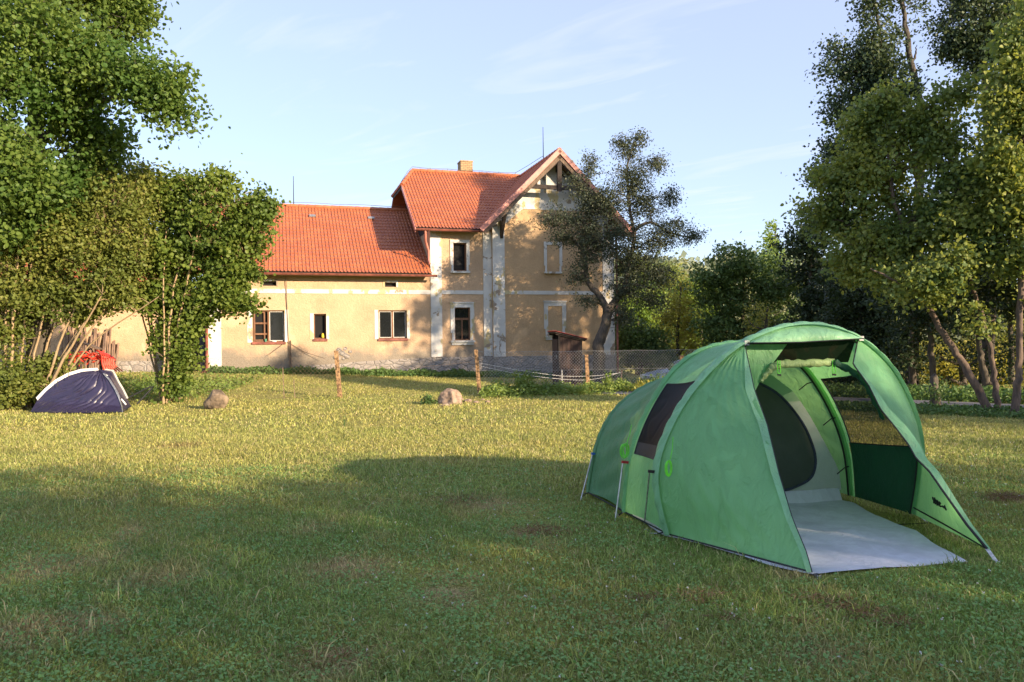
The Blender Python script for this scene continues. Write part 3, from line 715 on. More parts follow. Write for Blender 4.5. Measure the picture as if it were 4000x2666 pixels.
#CUT2
# ------------------------------------------------------------------ vegetation generators
NR = np.random.default_rng(11)
def unit(v): return v / np.maximum(1e-9, np.linalg.norm(v, axis=-1, keepdims=True))
def leaf_arrays(P, size, kind='quad', up=.5, rng=NR, asp=.55, size_var=.35):
    n = len(P); N_ = unit(rng.normal(size=(n, 3)) + np.array([0, 0, up])); D = unit(np.cross(N_, rng.normal(size=(n, 3)))); D[:, 2] -= .25; D = unit(D)
    Sd = unit(np.cross(D, N_)); s = (size * (1 + size_var * rng.uniform(-1, 1, n)))[:, None]
    if kind == 'quad':
        V = np.stack([P, P + D * s * .5 + Sd * s * asp * .5, P + D * s, P + D * s * .5 - Sd * s * asp * .5], 1)
        V[:, 1] += N_ * s * .08; V[:, 3] += N_ * s * .08
        i = np.arange(n)[:, None] * 4; Fc = i + np.array([[0, 1, 2, 3]])
        return V.reshape(-1, 3), Fc
    f = N_ * s * .12                      # folded six-corner leaf
    V = np.stack([P, P + D * s * .28 + Sd * s * asp * .5 + f, P + D * s * .7 + Sd * s * asp * .42 + f, P + D * s,
                  P + D * s * .7 - Sd * s * asp * .42 + f, P + D * s * .28 - Sd * s * asp * .5 + f], 1)
    i = np.arange(n)[:, None] * 6; Fc = np.concatenate([i + np.array([[0, 1, 2, 3]]), i + np.array([[0, 3, 4, 5]])])
    return V.reshape(-1, 3), Fc
def twig_arrays(A, B, r, rng=NR, sag=.1):
    d = B - A; A = B - d * np.minimum(1, .5 / np.maximum(1e-6, np.linalg.norm(d, axis=1, keepdims=True))); n = len(A); d = B - A; ln = np.linalg.norm(d, axis=1, keepdims=True); mid = (A + B) / 2 + rng.normal(size=(n, 3)) * ln * .08; mid[:, 2] += ln[:, 0] * sag
    ux = unit(np.cross(d, rng.normal(size=(n, 3)))); uy = unit(np.cross(unit(d), ux)); rings = []
    for c, k in ((A, 1.0), (mid, .7), (B, .3)):
        for a in (0, 2.094, 4.189): rings.append(c + (ux * math.cos(a) + uy * math.sin(a)) * (r * k))
    V = np.stack(rings, 1).reshape(-1, 3); i = np.arange(n)[:, None] * 9; fs = []
    for q in (0, 3):
        for k in range(3): fs.append(i + np.array([[q + k, q + (k + 1) % 3, q + 3 + (k + 1) % 3, q + 3 + k]]))
    return V, np.concatenate(fs)
def curve(pts, n=5, wob=.0):
    """smooth polyline through points"""
    pts = [Vector(p) for p in pts]; out = []
    for i in range(len(pts) - 1):
        p0 = pts[max(0, i - 1)]; p1, p2 = pts[i], pts[i + 1]; p3 = pts[min(len(pts) - 1, i + 2)]
        for k in range(n):
            t = k / n
            q = .5 * ((2 * p1) + (p2 - p0) * t + (2 * p0 - 5 * p1 + 4 * p2 - p3) * t * t + (3 * p1 - p0 - 3 * p2 + p3) * t ** 3)
            if wob and (i or k): q = q + Vector((rnd.uniform(-wob, wob), rnd.uniform(-wob, wob), 0))
            out.append(q)
    out.append(pts[-1]); return out
def plobe(px, py, rx, ry, Y, d=None):
    c = at(px, py, Y); k = Y / F
    return (np.array(c), np.array([rx * k, (d if d else (rx + ry) / 2) * k, ry * k]))
def tree(name, label, cat, base, stems, lobes, leaf, size, cov=3.0, kind='quad', bmat='bark_dark', group=None, clump=.35, per=22, seed=1,
         limbs=True, twig_r=.012, asp=.55, up=.5, gaps=.0, shell=.5, wob=.03, twigs=.6, limbr=.62):
    rng = np.random.default_rng(seed); T = thing(name, label, cat, base, group)
    nodes = []; b = MB()
    for pts, r0, r1 in stems:
        c = curve(pts, 5, wob); m = len(c); rr = [r0 + (r1 - r0) * (i / (m - 1)) ** .8 for i in range(m)]
        rr[0] *= 1.25
        b.tube(c, rr, 8, wob=.06); nodes += [(np.array(p), r) for p, r in zip(c, rr)]
    NP = np.array([n[0] for n in nodes]); Nr = np.array([n[1] for n in nodes])
    PV, PF, TV, TF = [], [], [], []; ofs = tofs = 0
    for li, (c, r) in enumerate(lobes):
        area = math.pi * (r[0] * r[2]); n = int(2.5 * cov * area / (.55 * asp * 1.6 * size * size)); nc = max(4, n // per)
        d = unit(rng.normal(size=(nc, 3))); rad = rng.uniform(0, 1, nc) ** shell; rad *= rng.uniform(.82, 1.12, nc)
        C = c + d * rad[:, None] * r
        if gaps:
            keep = np.array([noise.noise(Vector(tuple(q * (1.0 / (clump * 2.6))))) > -.35 + gaps * .5 for q in C]); C = C[keep]
        C = C[C[:, 2] > gzn(C[:, 0], C[:, 1]) + .12]
        if not len(C): continue
        if limbs:                        # one limb from the nearest lower stem point into the lobe
            dd = np.linalg.norm(NP - c, axis=1) + np.maximum(0, NP[:, 2] - c[2] + .3 * r[2]) * 2.5; j = int(np.argmin(dd)); p0 = NP[j]; tip = c + np.array([0, 0, r[2] * .45]) + rng.normal(size=3) * r * .15
            mid = (p0 + tip) / 2 + np.array([*rng.normal(size=2) * .12, -.05]) * np.linalg.norm(tip - p0) * .6
            cc = curve([p0, mid, tip], 6, wob); r_0 = min(Nr[j] * limbr, .05 + .03 * r.max()); rr = [r_0 * (1 - .85 * i / (len(cc) - 1)) for i in range(len(cc))]
            b.tube(cc, rr, 6); NP = np.vstack([NP, np.array([tuple(q) for q in cc])]); Nr = np.concatenate([Nr, rr])
        # twigs to the clumps
        sel = C[rng.uniform(size=len(C)) < twigs]
        if len(sel):
            D2 = ((sel[:, None] - NP[None]) ** 2).sum(-1) + np.maximum(0, NP[None, :, 2] - sel[:, None, 2]) * 1.0; j = D2.argmin(1)
            V, Fc = twig_arrays(NP[j], sel, twig_r, rng); TV.append(V); TF.append(Fc + tofs); tofs += len(V)
        cnt = rng.poisson(per, len(C)) + 3; idx = np.repeat(np.arange(len(C)), cnt)
        P = C[idx] + rng.normal(size=(len(idx), 3)) * clump * np.array([.5, .5, .36]) * rng.uniform(.6, 1.4, (len(C), 1))[idx]
        P = P[P[:, 2] > gzn(P[:, 0], P[:, 1]) + .03]
        V, Fc = leaf_arrays(P, size, kind, up, rng, asp); PV.append(V); PF.append(Fc + ofs); ofs += len(V)
    b.build('trunk', M[bmat], T, smooth=True, fix=False)
    if TV: np_obj('twigs', np.concatenate(TV), np.concatenate(TF), M[bmat], T)
    np_obj('crown', np.concatenate(PV), np.concatenate(PF), M[leaf], T)
    return T
G3 = lambda x, y: Vector((x, y, gz(x, y) - .05))
def pbase(px, Y): p = at(px, 1400, Y); return G3(p.x, Y)

# ---- maple, upper left, trunk behind the shrubs
Y = 20.5; tb0 = pbase(150, Y)
tree('maple_tree', 'large broad maple overhanging the upper left corner with a long drooping bough', 'tree', tb0,
     [([tb0, at(150, 1000, Y), at(140, 600, Y), at(150, 300, Y), at(160, -100, Y), at(180, -500, Y)], .32, .12),
      ([at(145, 560, Y), at(300, 430, Y - .5), at(480, 380, Y - 1.2), at(600, 420, Y - 1.5)], .11, .03),
      ([at(140, 640, Y), at(40, 500, Y - 1), at(-120, 380, Y - 2)], .12, .04)],
     [plobe(330, 250, 190, 130, Y - 1.2), plobe(520, 320, 140, 120, Y - 1.5), plobe(640, 380, 75, 110, Y - 1.6), plobe(700, 290, 30, 38, Y - 1.6), plobe(710, 455, 38, 40, Y - 1.6), plobe(590, 570, 38, 60, Y - 1.5),
      plobe(610, 500, 60, 75, Y - 1.5), plobe(480, 110, 110, 110, Y + .5), plobe(540, 20, 80, 60, Y + .5), plobe(300, -20, 200, 110, Y + 1), plobe(120, 120, 190, 150, Y - 1.8), plobe(60, 330, 140, 110, Y - 2.2),
      plobe(250, 420, 170, 80, Y - .8), plobe(420, 560, 80, 90, Y), plobe(300, 520, 120, 70, Y + .3), plobe(80, 560, 120, 120, Y - 2), plobe(60, 700, 150, 120, Y - 2), plobe(330, 660, 130, 90, Y), plobe(200, 760, 180, 130, Y - .6), plobe(60, 870, 130, 130, Y - 1),
      plobe(-120, 100, 200, 250, Y - 1), plobe(-150, 600, 160, 300, Y - 1), plobe(100, -300, 350, 200, Y), plobe(350, -250, 250, 180, Y)],
     'maple', .11, cov=4.2, kind='hex', clump=.5, per=24, seed=3, asp=.75, gaps=.25, shell=.42, bmat='bark_dark', twig_r=.012)

# ---- thicket shrub on the left edge, tan stems fanning out to the right
Y = 20.2; sb = G3(*at(110, 1560, Y).xy)
st = []
for (bx, ax, ay, tx, ty) in ((10, 20, 1250, 30, 850), (130, 190, 1330, 300, 1130), (140, 260, 1280, 420, 950), (150, 300, 1300, 560, 1030), (60, 90, 1300, 130, 1000), (160, 330, 1330, 480, 1120), (40, 50, 1200, 80, 900),
                             (170, 240, 1400, 330, 1260), (110, 150, 1320, 220, 1000), (180, 350, 1350, 620, 1160), (120, 200, 1290, 260, 980), (90, 120, 1400, 180, 1200), (150, 280, 1350, 400, 1150)):
    yy = Y + rnd.uniform(-.5, .5); p0 = at(bx, 1580, yy); p0.z = gz(p0.x, p0.y) - .05
    st.append(([p0, at(ax, ay, yy), at(tx, ty, yy + rnd.uniform(-.4, .4))], rnd.uniform(.035, .055), .012))
tree('thicket_shrub', 'tall yellow green thicket with many bare tan stems beside the small purple tent', 'shrub', sb, st,
     [plobe(110, 1000, 150, 110, Y), plobe(280, 960, 160, 120, Y), plobe(430, 900, 120, 130, Y + .2), plobe(520, 810, 90, 100, Y + .3), plobe(350, 800, 150, 100, Y + .4), plobe(180, 860, 140, 80, Y),
      plobe(500, 960, 70, 80, Y), plobe(400, 1080, 130, 70, Y), plobe(250, 1120, 120, 60, Y), plobe(100, 1150, 120, 80, Y - .3), plobe(40, 1280, 60, 90, Y - .3),
      plobe(330, 1190, 130, 50, Y), plobe(460, 1150, 90, 60, Y), plobe(240, 1240, 110, 50, Y), plobe(360, 1000, 120, 80, Y - .2), plobe(470, 1020, 90, 70, Y), plobe(500, 880, 80, 80, Y), plobe(440, 780, 120, 80, Y + .4), plobe(300, 700, 120, 70, Y + .6), plobe(420, 700, 110, 60, Y + .6), plobe(560, 700, 60, 60, Y + .6),
      plobe(30, 1430, 55, 90, Y - .4), plobe(90, 1500, 80, 70, Y - .6), plobe(30, 1530, 70, 60, Y - .6), plobe(190, 1440, 60, 50, Y), plobe(250, 1440, 60, 40, Y + .6), plobe(-60, 1100, 80, 300, Y)],
     'lilac', .085, cov=4.2, kind='hex', bmat='bark_light', clump=.32, per=20, seed=5, asp=.75, gaps=.15, limbs=False, twig_r=.009, twigs=.8)

# ---- hazel in the middle left
Y = 21.4; sb = G3(*at(640, 1560, Y).xy); st = []
for (bx, ax, ay, tx, ty) in ((640, 590, 1300, 560, 1150), (645, 600, 1350, 575, 900), (650, 690, 1330, 760, 1150), (655, 720, 1300, 830, 1100), (660, 745, 1330, 900, 1080), (640, 640, 1250, 650, 900), (650, 670, 1200, 740, 850),
                             (665, 780, 1280, 960, 1020), (655, 700, 1250, 800, 800), (635, 560, 1250, 520, 950), (650, 700, 1370, 730, 1250)):
    yy = Y + rnd.uniform(-.5, .5); p0 = at(bx, 1570, yy); p0.z = gz(p0.x, p0.y) - .05
    st.append(([p0, at(ax, ay, yy), at(tx, ty, yy + rnd.uniform(-.4, .4))], rnd.uniform(.035, .055), .012))
tree('hazel_shrub', 'rounded green hazel shrub covering the left end of the wing roof', 'shrub', sb, st,
     [plobe(700, 710, 110, 70, Y), plobe(830, 740, 110, 80, Y), plobe(640, 800, 110, 100, Y), plobe(800, 860, 160, 110, Y), plobe(960, 830, 90, 80, Y), plobe(1010, 770, 45, 50, Y), plobe(1040, 830, 35, 50, Y),
      plobe(1010, 920, 60, 60, Y), plobe(900, 960, 130, 90, Y), plobe(1030, 970, 45, 40, Y), plobe(700, 980, 140, 110, Y), plobe(590, 1000, 90, 110, Y + .4), plobe(860, 1080, 120, 70, Y), plobe(960, 1060, 60, 45, Y), plobe(720, 1120, 140, 80, Y),
      plobe(560, 1150, 110, 60, Y), plobe(640, 1190, 120, 50, Y), plobe(850, 1160, 110, 60, Y - .2), plobe(930, 1180, 50, 50, Y - .3), plobe(990, 1190, 28, 20, Y - .3), plobe(780, 1240, 80, 30, Y), plobe(660, 660, 50, 30, Y), plobe(845, 660, 25, 25, Y),
      plobe(655, 1290, 70, 60, Y), plobe(750, 1280, 55, 40, Y), plobe(650, 1390, 60, 60, Y - .2), plobe(715, 1400, 45, 70, Y - .2), plobe(650, 1480, 60, 60, Y - .3), plobe(640, 1360, 40, 60, Y), plobe(700, 1330, 50, 60, Y), plobe(640, 1480, 50, 70, Y - .2), plobe(690, 1500, 30, 60, Y - .2), plobe(660, 1545, 55, 30, Y - .3)],
     'hazel', .095, cov=4.6, kind='hex', bmat='bark_light', clump=.30, per=20, seed=8, asp=.85, gaps=.3, limbs=False, twig_r=.009, twigs=.8)

# ---- conifer tips behind the shrubs
Y = 42; cb_ = pbase(520, Y)
tree('conifer_tree', 'grey green conifer top showing between the maple bough and the hazel', 'tree', cb_, [([cb_, at(520, 640, Y)], .2, .02)],
     [plobe(520, 640 + i * 45, 14 + i * 20, 30, Y) for i in range(9)] + [plobe(470, 690 + i * 40, 12 + i * 14, 26, Y + 1) for i in range(5)] + [plobe(590, 670 + i * 40, 12 + i * 14, 26, Y + 1) for i in range(5)],
     'spruce', .28, cov=1.6, asp=.22, clump=.5, per=16, seed=9, limbs=False, bmat='bark_dark', up=-.1)
Y = 52; cb_ = pbase(2225, Y)
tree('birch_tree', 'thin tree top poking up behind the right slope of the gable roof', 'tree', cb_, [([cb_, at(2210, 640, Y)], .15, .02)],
     [plobe(2212, 640, 18, 30, Y), plobe(2235, 690, 28, 45, Y), plobe(2245, 780, 45, 60, Y)], 'sunlit_gold_leaf', .2, cov=2, seed=10, clump=.4, limbs=False)

# ---- dark orchard tree in front of the gable
Y = 29.0; ob = pbase(2342, Y)
tree('orchard_tree', 'dark sparse old fruit tree forking in front of the right gable wall', 'tree', ob,
     [([ob, at(2340, 1400, Y), at(2338, 1345, Y), at(2368, 1270, Y), at(2372, 1205, Y)], .26, .17),
      ([at(2372, 1215, Y), at(2335, 1150, Y), at(2295, 1100, Y), at(2288, 1020, Y), at(2270, 940, Y), at(2290, 830, Y)], .15, .04),
      ([at(2372, 1215, Y), at(2410, 1165, Y + .2), at(2445, 1120, Y), at(2450, 1050, Y), at(2478, 930, Y), at(2458, 800, Y), at(2452, 640, Y), at(2490, 540, Y)], .16, .02),
      ([at(2450, 1110, Y), at(2500, 1115, Y), at(2560, 1130, Y)], .06, .02), ([at(2478, 900, Y), at(2540, 870, Y), at(2620, 910, Y), at(2700, 930, Y)], .08, .02),
      ([at(2285, 1000, Y), at(2230, 930, Y), at(2160, 860, Y)], .05, .015), ([at(2290, 840, Y), at(2310, 760, Y), at(2290, 650, Y)], .04, .01)],
     [plobe(2440, 600, 60, 50, Y), plobe(2500, 545, 34, 42, Y), plobe(2420, 560, 35, 35, Y), plobe(2470, 680, 100, 80, Y), plobe(2560, 640, 50, 50, Y), plobe(2430, 780, 110, 90, Y), plobe(2540, 800, 70, 70, Y), plobe(2620, 780, 45, 50, Y),
      plobe(2620, 900, 90, 55, Y), plobe(2700, 930, 60, 40, Y), plobe(2560, 950, 80, 60, Y), plobe(2305, 650, 38, 55, Y), plobe(2290, 740, 55, 55, Y), plobe(2240, 715, 26, 34, Y), plobe(2330, 800, 80, 90, Y), plobe(2230, 850, 100, 55, Y), plobe(2130, 870, 60, 30, Y),
      plobe(2300, 920, 110, 70, Y), plobe(2200, 930, 50, 35, Y), plobe(2420, 930, 120, 80, Y), plobe(2380, 1020, 120, 70, Y), plobe(2500, 1040, 100, 70, Y), plobe(2280, 1040, 60, 60, Y), plobe(2240, 1090, 40, 30, Y),
      plobe(2460, 1130, 100, 50, Y), plobe(2580, 1090, 70, 70, Y), plobe(2300, 1180, 50, 30, Y), plobe(2430, 1220, 50, 60, Y), plobe(2540, 1180, 70, 60, Y + .5)],
     'apple', .085, cov=1.6, kind='quad', bmat='bark_dark', clump=.30, per=14, seed=12, asp=.5, gaps=.25, limbs=True, twig_r=.012, twigs=.9)

# ---- alders by the lane on the right
def trunk_px(l, Y, dy=0): 
    o = [at(x, y, Y + dy * i) for i, (x, y) in enumerate(l)]; o[0] = G3(*o[0].xy); return o
YA = 15.9
tree('leaning_tree', 'tree with a reddish trunk leaning to the left at the lane edge', 'tree', G3(*at(3869, 1612, YA).xy),
     [(trunk_px([(3869, 1612), (3780, 1450), (3723, 1370), (3659, 1261), (3620, 1165), (3560, 1000), (3500, 800), (3470, 600)], YA, .15), .092, .03),
      ([at(3640, 1200, YA + .6), at(3540, 1120, YA), at(3400, 1050, YA)], .05, .015)],
     [plobe(3640, 1110, 160, 90, YA - .2), plobe(3720, 1040, 120, 90, YA - .5), plobe(3500, 1080, 130, 90, YA + .8), plobe(3420, 960, 170, 110, YA + 1.4), plobe(3560, 930, 150, 120, YA + .8), plobe(3350, 1040, 110, 80, YA + 1.8), plobe(3300, 880, 130, 90, YA + 2), plobe(3200, 830, 90, 70, YA + 2.2),
      plobe(3440, 780, 170, 120, YA + 1.5), plobe(3280, 720, 120, 90, YA + 2.2), plobe(3380, 640, 130, 90, YA + 1.8), plobe(3500, 640, 150, 100, YA + 1), plobe(3360, 500, 90, 90, YA + 1.6), plobe(3420, 420, 60, 70, YA + 1.2), plobe(3560, 500, 110, 90, YA + 1), plobe(3480, 380, 50, 60, YA + 1),
      plobe(3180, 700, 60, 50, YA + 2.5), plobe(3540, 300, 50, 60, YA + 1.2)],
     'alder', .085, cov=3.4, kind='hex', bmat='bark_alder', limbr=.5, clump=.30, per=20, seed=21, asp=.72, gaps=.4, twigs=.5)
tree('slim_tree', 'slim upright lane tree standing between the leaning trunk and the edge trunk', 'tree', G3(*at(3898, 1606, YA + .1).xy),
     [(trunk_px([(3898, 1606), (3885, 1480), (3869, 1370), (3838, 1242), (3793, 1108), (3760, 900), (3730, 650), (3700, 400)], YA + .1, .1), 0.068, .02)],
     [plobe(3850, 1250, 110, 60, YA - .4), plobe(3930, 1190, 90, 80, YA - .8), plobe(3800, 1010, 110, 100, YA), plobe(3760, 850, 140, 110, YA), plobe(3880, 900, 120, 110, YA - .2), plobe(3700, 700, 130, 110, YA + .4), plobe(3830, 720, 120, 110, YA), plobe(3700, 540, 110, 90, YA + .5), plobe(3800, 520, 110, 100, YA + .3),
      plobe(3640, 420, 60, 60, YA + .6), plobe(3750, 380, 90, 80, YA + .6), plobe(3620, 620, 80, 80, YA + .8), plobe(3620, 820, 90, 90, YA + .8)],
     'alder', .085, cov=3.2, kind='hex', bmat='bark_alder', limbr=.5, clump=.30, per=20, seed=22, asp=.72, gaps=.4, twigs=.5)
YC = 15.2
tree('edge_tree', 'tall lane tree with sunlit yellow green crown at the right edge', 'tree', G3(*at(3955, 1625, YC).xy),
     [(trunk_px([(3955, 1625), (3975, 1500), (3978, 1400), (3984, 1083), (3978, 828), (3990, 500), (3970, 150)], YC, 0), .085, .03)],
     [plobe(3960, 170, 60, 90, YC), plobe(3960, 320, 90, 110, YC), plobe(3900, 450, 110, 110, YC), plobe(3990, 560, 110, 130, YC - .3), plobe(3900, 660, 100, 90, YC), plobe(3980, 780, 120, 120, YC), plobe(4050, 400, 120, 200, YC), plobe(3970, 1000, 110, 110, YC), plobe(4080, 900, 130, 250, YC), plobe(4000, 1160, 70, 60, YC), plobe(4100, 100, 130, 200, YC)],
     'alder', .085, cov=3.6, kind='hex', bmat='bark_alder', limbr=.5, clump=.30, per=20, seed=23, asp=.72, gaps=.35, twigs=.5)
YP = 26
pb = pbase(3560, YP)
tree('poplar_tree', 'tall dark poplar with two pointed tops rising behind the lane trees', 'tree', pb,
     [([pb, at(3580, 1000, YP), at(3600, 500, YP), at(3560, 250, YP), at(3530, 60, YP), at(3510, -150, YP)], .22, .04), ([at(3590, 700, YP), at(3480, 400, YP), at(3430, 100, YP), at(3400, -100, YP)], .1, .03)],
     [plobe(3380, 30, 45, 90, YP), plobe(3400, 160, 70, 80, YP), plobe(3370, 270, 110, 80, YP), plobe(3450, 260, 110, 110, YP), plobe(3520, 80, 60, 130, YP), plobe(3560, 20, 60, 80, YP), plobe(3580, 200, 40, 60, YP), plobe(3270, 210, 50, 45, YP), plobe(3240, 280, 50, 40, YP),
      plobe(3250, 380, 60, 50, YP), plobe(3300, 450, 80, 60, YP), plobe(3420, 380, 120, 90, YP), plobe(3530, 350, 60, 70, YP), plobe(3350, 560, 120, 80, YP), plobe(3450, 500, 110, 90, YP), plobe(3250, 600, 50, 60, YP), plobe(3480, -120, 140, 130, YP), plobe(3200, 690, 50, 50, YP), plobe(3300, 720, 130, 100, YP), plobe(3200, 820, 90, 80, YP)],
     'alder_dark', .12, cov=3.2, clump=.45, per=18, seed=24, asp=.7, gaps=.45, twigs=.5, twig_r=.014)
pb = pbase(3850, YP + 2)
tree('dark_tree', 'dark tree crown filling the top right corner above the sunlit trees', 'tree', pb,
     [([pb, at(3870, 900, YP + 2), at(3850, 400, YP + 2), at(3830, 0, YP + 2)], .25, .08)],
     [plobe(3690, 50, 90, 80, YP + 2), plobe(3740, 150, 90, 70, YP + 2), plobe(3800, 50, 110, 120, YP + 2), plobe(3830, 190, 110, 90, YP + 2), plobe(3920, 100, 110, 150, YP + 2), plobe(3720, 215, 50, 30, YP + 2), plobe(3830, 290, 80, 60, YP + 2), plobe(3960, 260, 100, 120, YP + 2), plobe(3850, -130, 220, 130, YP + 2), plobe(4050, 0, 120, 200, YP + 2)],
     'alder_dark', .12, cov=3.4, clump=.45, per=18, seed=25, asp=.7, gaps=.4, twigs=.5, twig_r=.014)
for i, (l, Y_, lab) in enumerate((([(3652, 1522), (3640, 1400), (3633, 1274), (3620, 1100)], 23, 'straight dark trunk standing beyond the lane, left of the leaning trunk'),
                                  ([(3857, 1535), (3840, 1430), (3825, 1338), (3800, 1100)], 21.5, 'curving dark trunk beyond the lane, between the leaning and the slim tree'))):
    p = trunk_px(l, Y_)
    tree('shaded_tree', lab, 'tree', p[0], [(p, .11, .06)], [plobe(l[-1][0] + dx_, l[-1][1] + dy_, 150, 90, Y_) for dx_, dy_ in ((0, -60), (-120, 20), (110, 10))] + [plobe(l[-1][0] - 30, 1250, 120, 60, Y_)],
         'dark_leaf', .12, cov=1.6, clump=.4, per=18, seed=30 + i, asp=.7, twigs=.4)

# ---- background trees and bushes, right of the house
def blob_tree(name, lab, px, Y, lobes, leaf, size, seed, cov=2.6, **kw):
    p = pbase(px, Y); top = min(l[1] for l in lobes)
    return tree(name, lab, 'tree' if 'tree' in name else 'bush', p, [([p, at(px, (top + 1450) / 2, Y), at(px + 10, top, Y)], .14, .03)], [plobe(x, y, a, c, Y + (i % 3 - 1) * .6) for i, (x, y, a, c) in enumerate(lobes)], leaf, size, cov=cov, seed=seed, **kw)
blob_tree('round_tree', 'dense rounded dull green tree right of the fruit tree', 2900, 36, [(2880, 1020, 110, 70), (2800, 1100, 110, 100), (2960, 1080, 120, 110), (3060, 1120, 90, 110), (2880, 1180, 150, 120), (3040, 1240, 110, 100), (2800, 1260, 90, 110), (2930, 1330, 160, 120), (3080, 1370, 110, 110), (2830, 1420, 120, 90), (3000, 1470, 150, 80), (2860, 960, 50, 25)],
          'lifted_round_leaf', .17, 41, clump=.42, per=26, gaps=.1)
blob_tree('gold_bush', 'tall yellow green bush rising behind the fence beside the parked car', 2650, 38, [(2660, 1200, 60, 60), (2700, 1260, 60, 70), (2640, 1300, 60, 80), (2700, 1360, 50, 70), (2620, 1400, 50, 60), (2660, 1120, 40, 50), (2600, 1250, 40, 50)], 'sunlit_gold_leaf', .15, 42, cov=1.7, clump=.4, gaps=.3)
blob_tree('bright_bush', 'bright yellow green bush seen right below the fruit tree fork', 2490, 44, [(2460, 1180, 70, 60), (2520, 1200, 70, 60), (2500, 1260, 90, 60), (2420, 1280, 50, 60)], 'sunlit_bright_leaf', .17, 43, cov=2.2, clump=.4)
blob_tree('dusky_bush', 'dull green bush standing against the right corner of the house', 2500, 37, [(2460, 1320, 80, 80), (2540, 1330, 80, 80), (2480, 1400, 100, 80), (2580, 1410, 80, 70), (2430, 1250, 40, 60)], 'lifted_round_leaf', .15, 44, cov=2.6, clump=.4)
blob_tree('tall_bright_tree', 'bright green leafy tree between the fruit tree and the rounded tree', 2740, 48, [(2760, 1110, 60, 40), (2720, 1150, 80, 50), (2790, 1160, 60, 60), (2680, 1130, 50, 40), (2750, 1220, 80, 60), (2730, 1320, 100, 90)], 'sunlit_bright_leaf', .18, 45, cov=2.3, clump=.45)
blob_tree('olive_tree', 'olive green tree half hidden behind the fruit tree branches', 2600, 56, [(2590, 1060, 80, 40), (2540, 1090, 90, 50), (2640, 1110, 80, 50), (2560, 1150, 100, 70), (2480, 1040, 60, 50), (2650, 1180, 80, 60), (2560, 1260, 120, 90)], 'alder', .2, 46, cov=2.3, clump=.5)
blob_tree('pointed_tree', 'pale green slender tree top above the rounded tree', 3020, 46, [(3022, 875, 16, 22), (3018, 920, 32, 30), (3030, 970, 50, 40), (3000, 1020, 70, 50)], 'sunlit_bright_leaf', .2, 47, cov=1.6, clump=.4)
blob_tree('yellow_weed_bush', 'small bush with yellow flower heads in front of the rounded tree', 2990, 30, [(2940, 1200, 35, 25), (2975, 1240, 45, 35), (2930, 1260, 30, 30), (2960, 1320, 50, 40), (2950, 1400, 70, 60)], 'sunlit_gold_leaf', .1, 48, cov=.9, clump=.3)
blob_tree('shaded_wood_tree', 'blackish green tree just right of the rounded tree above the tent roof', 3160, 33, [(3120, 960, 90, 70), (3200, 930, 80, 80), (3180, 1060, 120, 90), (3220, 1180, 120, 110), (3140, 1300, 110, 100), (3230, 1330, 120, 110), (3180, 1450, 130, 100)], 'dark_leaf', .18, 49, clump=.45)
blob_tree('shaded_wood_tree', 'blackish tree in deep shade behind the green tent top', 3360, 28, [(3330, 1100, 130, 90), (3420, 1180, 130, 90), (3320, 1240, 120, 100), (3440, 1290, 110, 90), (3360, 1380, 140, 100), (3470, 1420, 100, 90), (3330, 1480, 150, 70)], 'dark_leaf', .16, 50, clump=.42)
blob_tree('shaded_wood_tree', 'dark bush hanging over the lane behind the leaning trunk', 3560, 25, [(3540, 1200, 110, 70), (3640, 1230, 100, 60), (3560, 1300, 70, 60), (3520, 1380, 60, 60), (3740, 1260, 90, 50), (3540, 1480, 60, 40)], 'dark_leaf', .13, 51, cov=2.0, clump=.4, gaps=.2)
blob_tree('lace_bush', 'thin leafy hedge beyond the lane with sunlight coming through', 3760, 25.5, [(3620, 1400, 70, 90), (3740, 1380, 90, 70), (3850, 1420, 90, 80), (3960, 1370, 90, 90), (3700, 1490, 120, 40), (3900, 1490, 120, 40), (4050, 1400, 100, 100)], 'dark_leaf', .11, 52, cov=.75, clump=.4)
blob_tree('sunny_hedge', 'sunlit yellow green hedge glowing beyond the lane trunks', 3800, 40, [(3640, 1410, 90, 80), (3800, 1400, 110, 90), (3960, 1390, 120, 100), (3720, 1470, 150, 60), (3920, 1480, 150, 60), (4100, 1400, 120, 110), (4000, 1290, 90, 60)], 'sunlit_gold_leaf', .18, 53, cov=2.6, clump=.45)
blob_tree('shaded_wood_tree', 'dark leafy backdrop tree behind the slim and edge trunks', 3950, 30, [(3820, 1130, 120, 100), (3950, 1200, 110, 90), (3700, 1150, 110, 80), (4050, 1100, 120, 150), (3900, 1020, 120, 90)], 'dark_leaf', .16, 54, cov=2.0, clump=.42)
blob_tree('lane_bush', 'small leafy sapling at the lane edge left of the leaning trunk', 3650, 17.5, [(3650, 1540, 30, 30), (3640, 1570, 45, 25), (3660, 1500, 18, 25)], 'lifted_round_leaf', .07, 55, cov=1.8, clump=.15, per=12)

# ---- far wooded hillside
rng = np.random.default_rng(77); P = []
for i in range(420):
    y = rng.uniform(80, 170); x = rng.uniform(.08, .62) * y; r = rng.uniform(2.2, 4.2); h = rng.uniform(6, 11)
    c = np.array([x, y, float(gzn(np.array(x), np.array(y))) + h * .55]); n = 170
    P.append(c + unit(rng.normal(size=(n, 3))) * np.array([r, r, h * .5]) * rng.uniform(.75, 1.05, (n, 1)))
V, Fc = leaf_arrays(np.concatenate(P), 1.0, 'quad', .6, rng, .8); o = np_obj('distant_wood', V, Fc, M['hazed_far_leaf']); o['kind'] = 'stuff'; o['label'] = 'hazy green wooded hillside far behind the fence on the right'
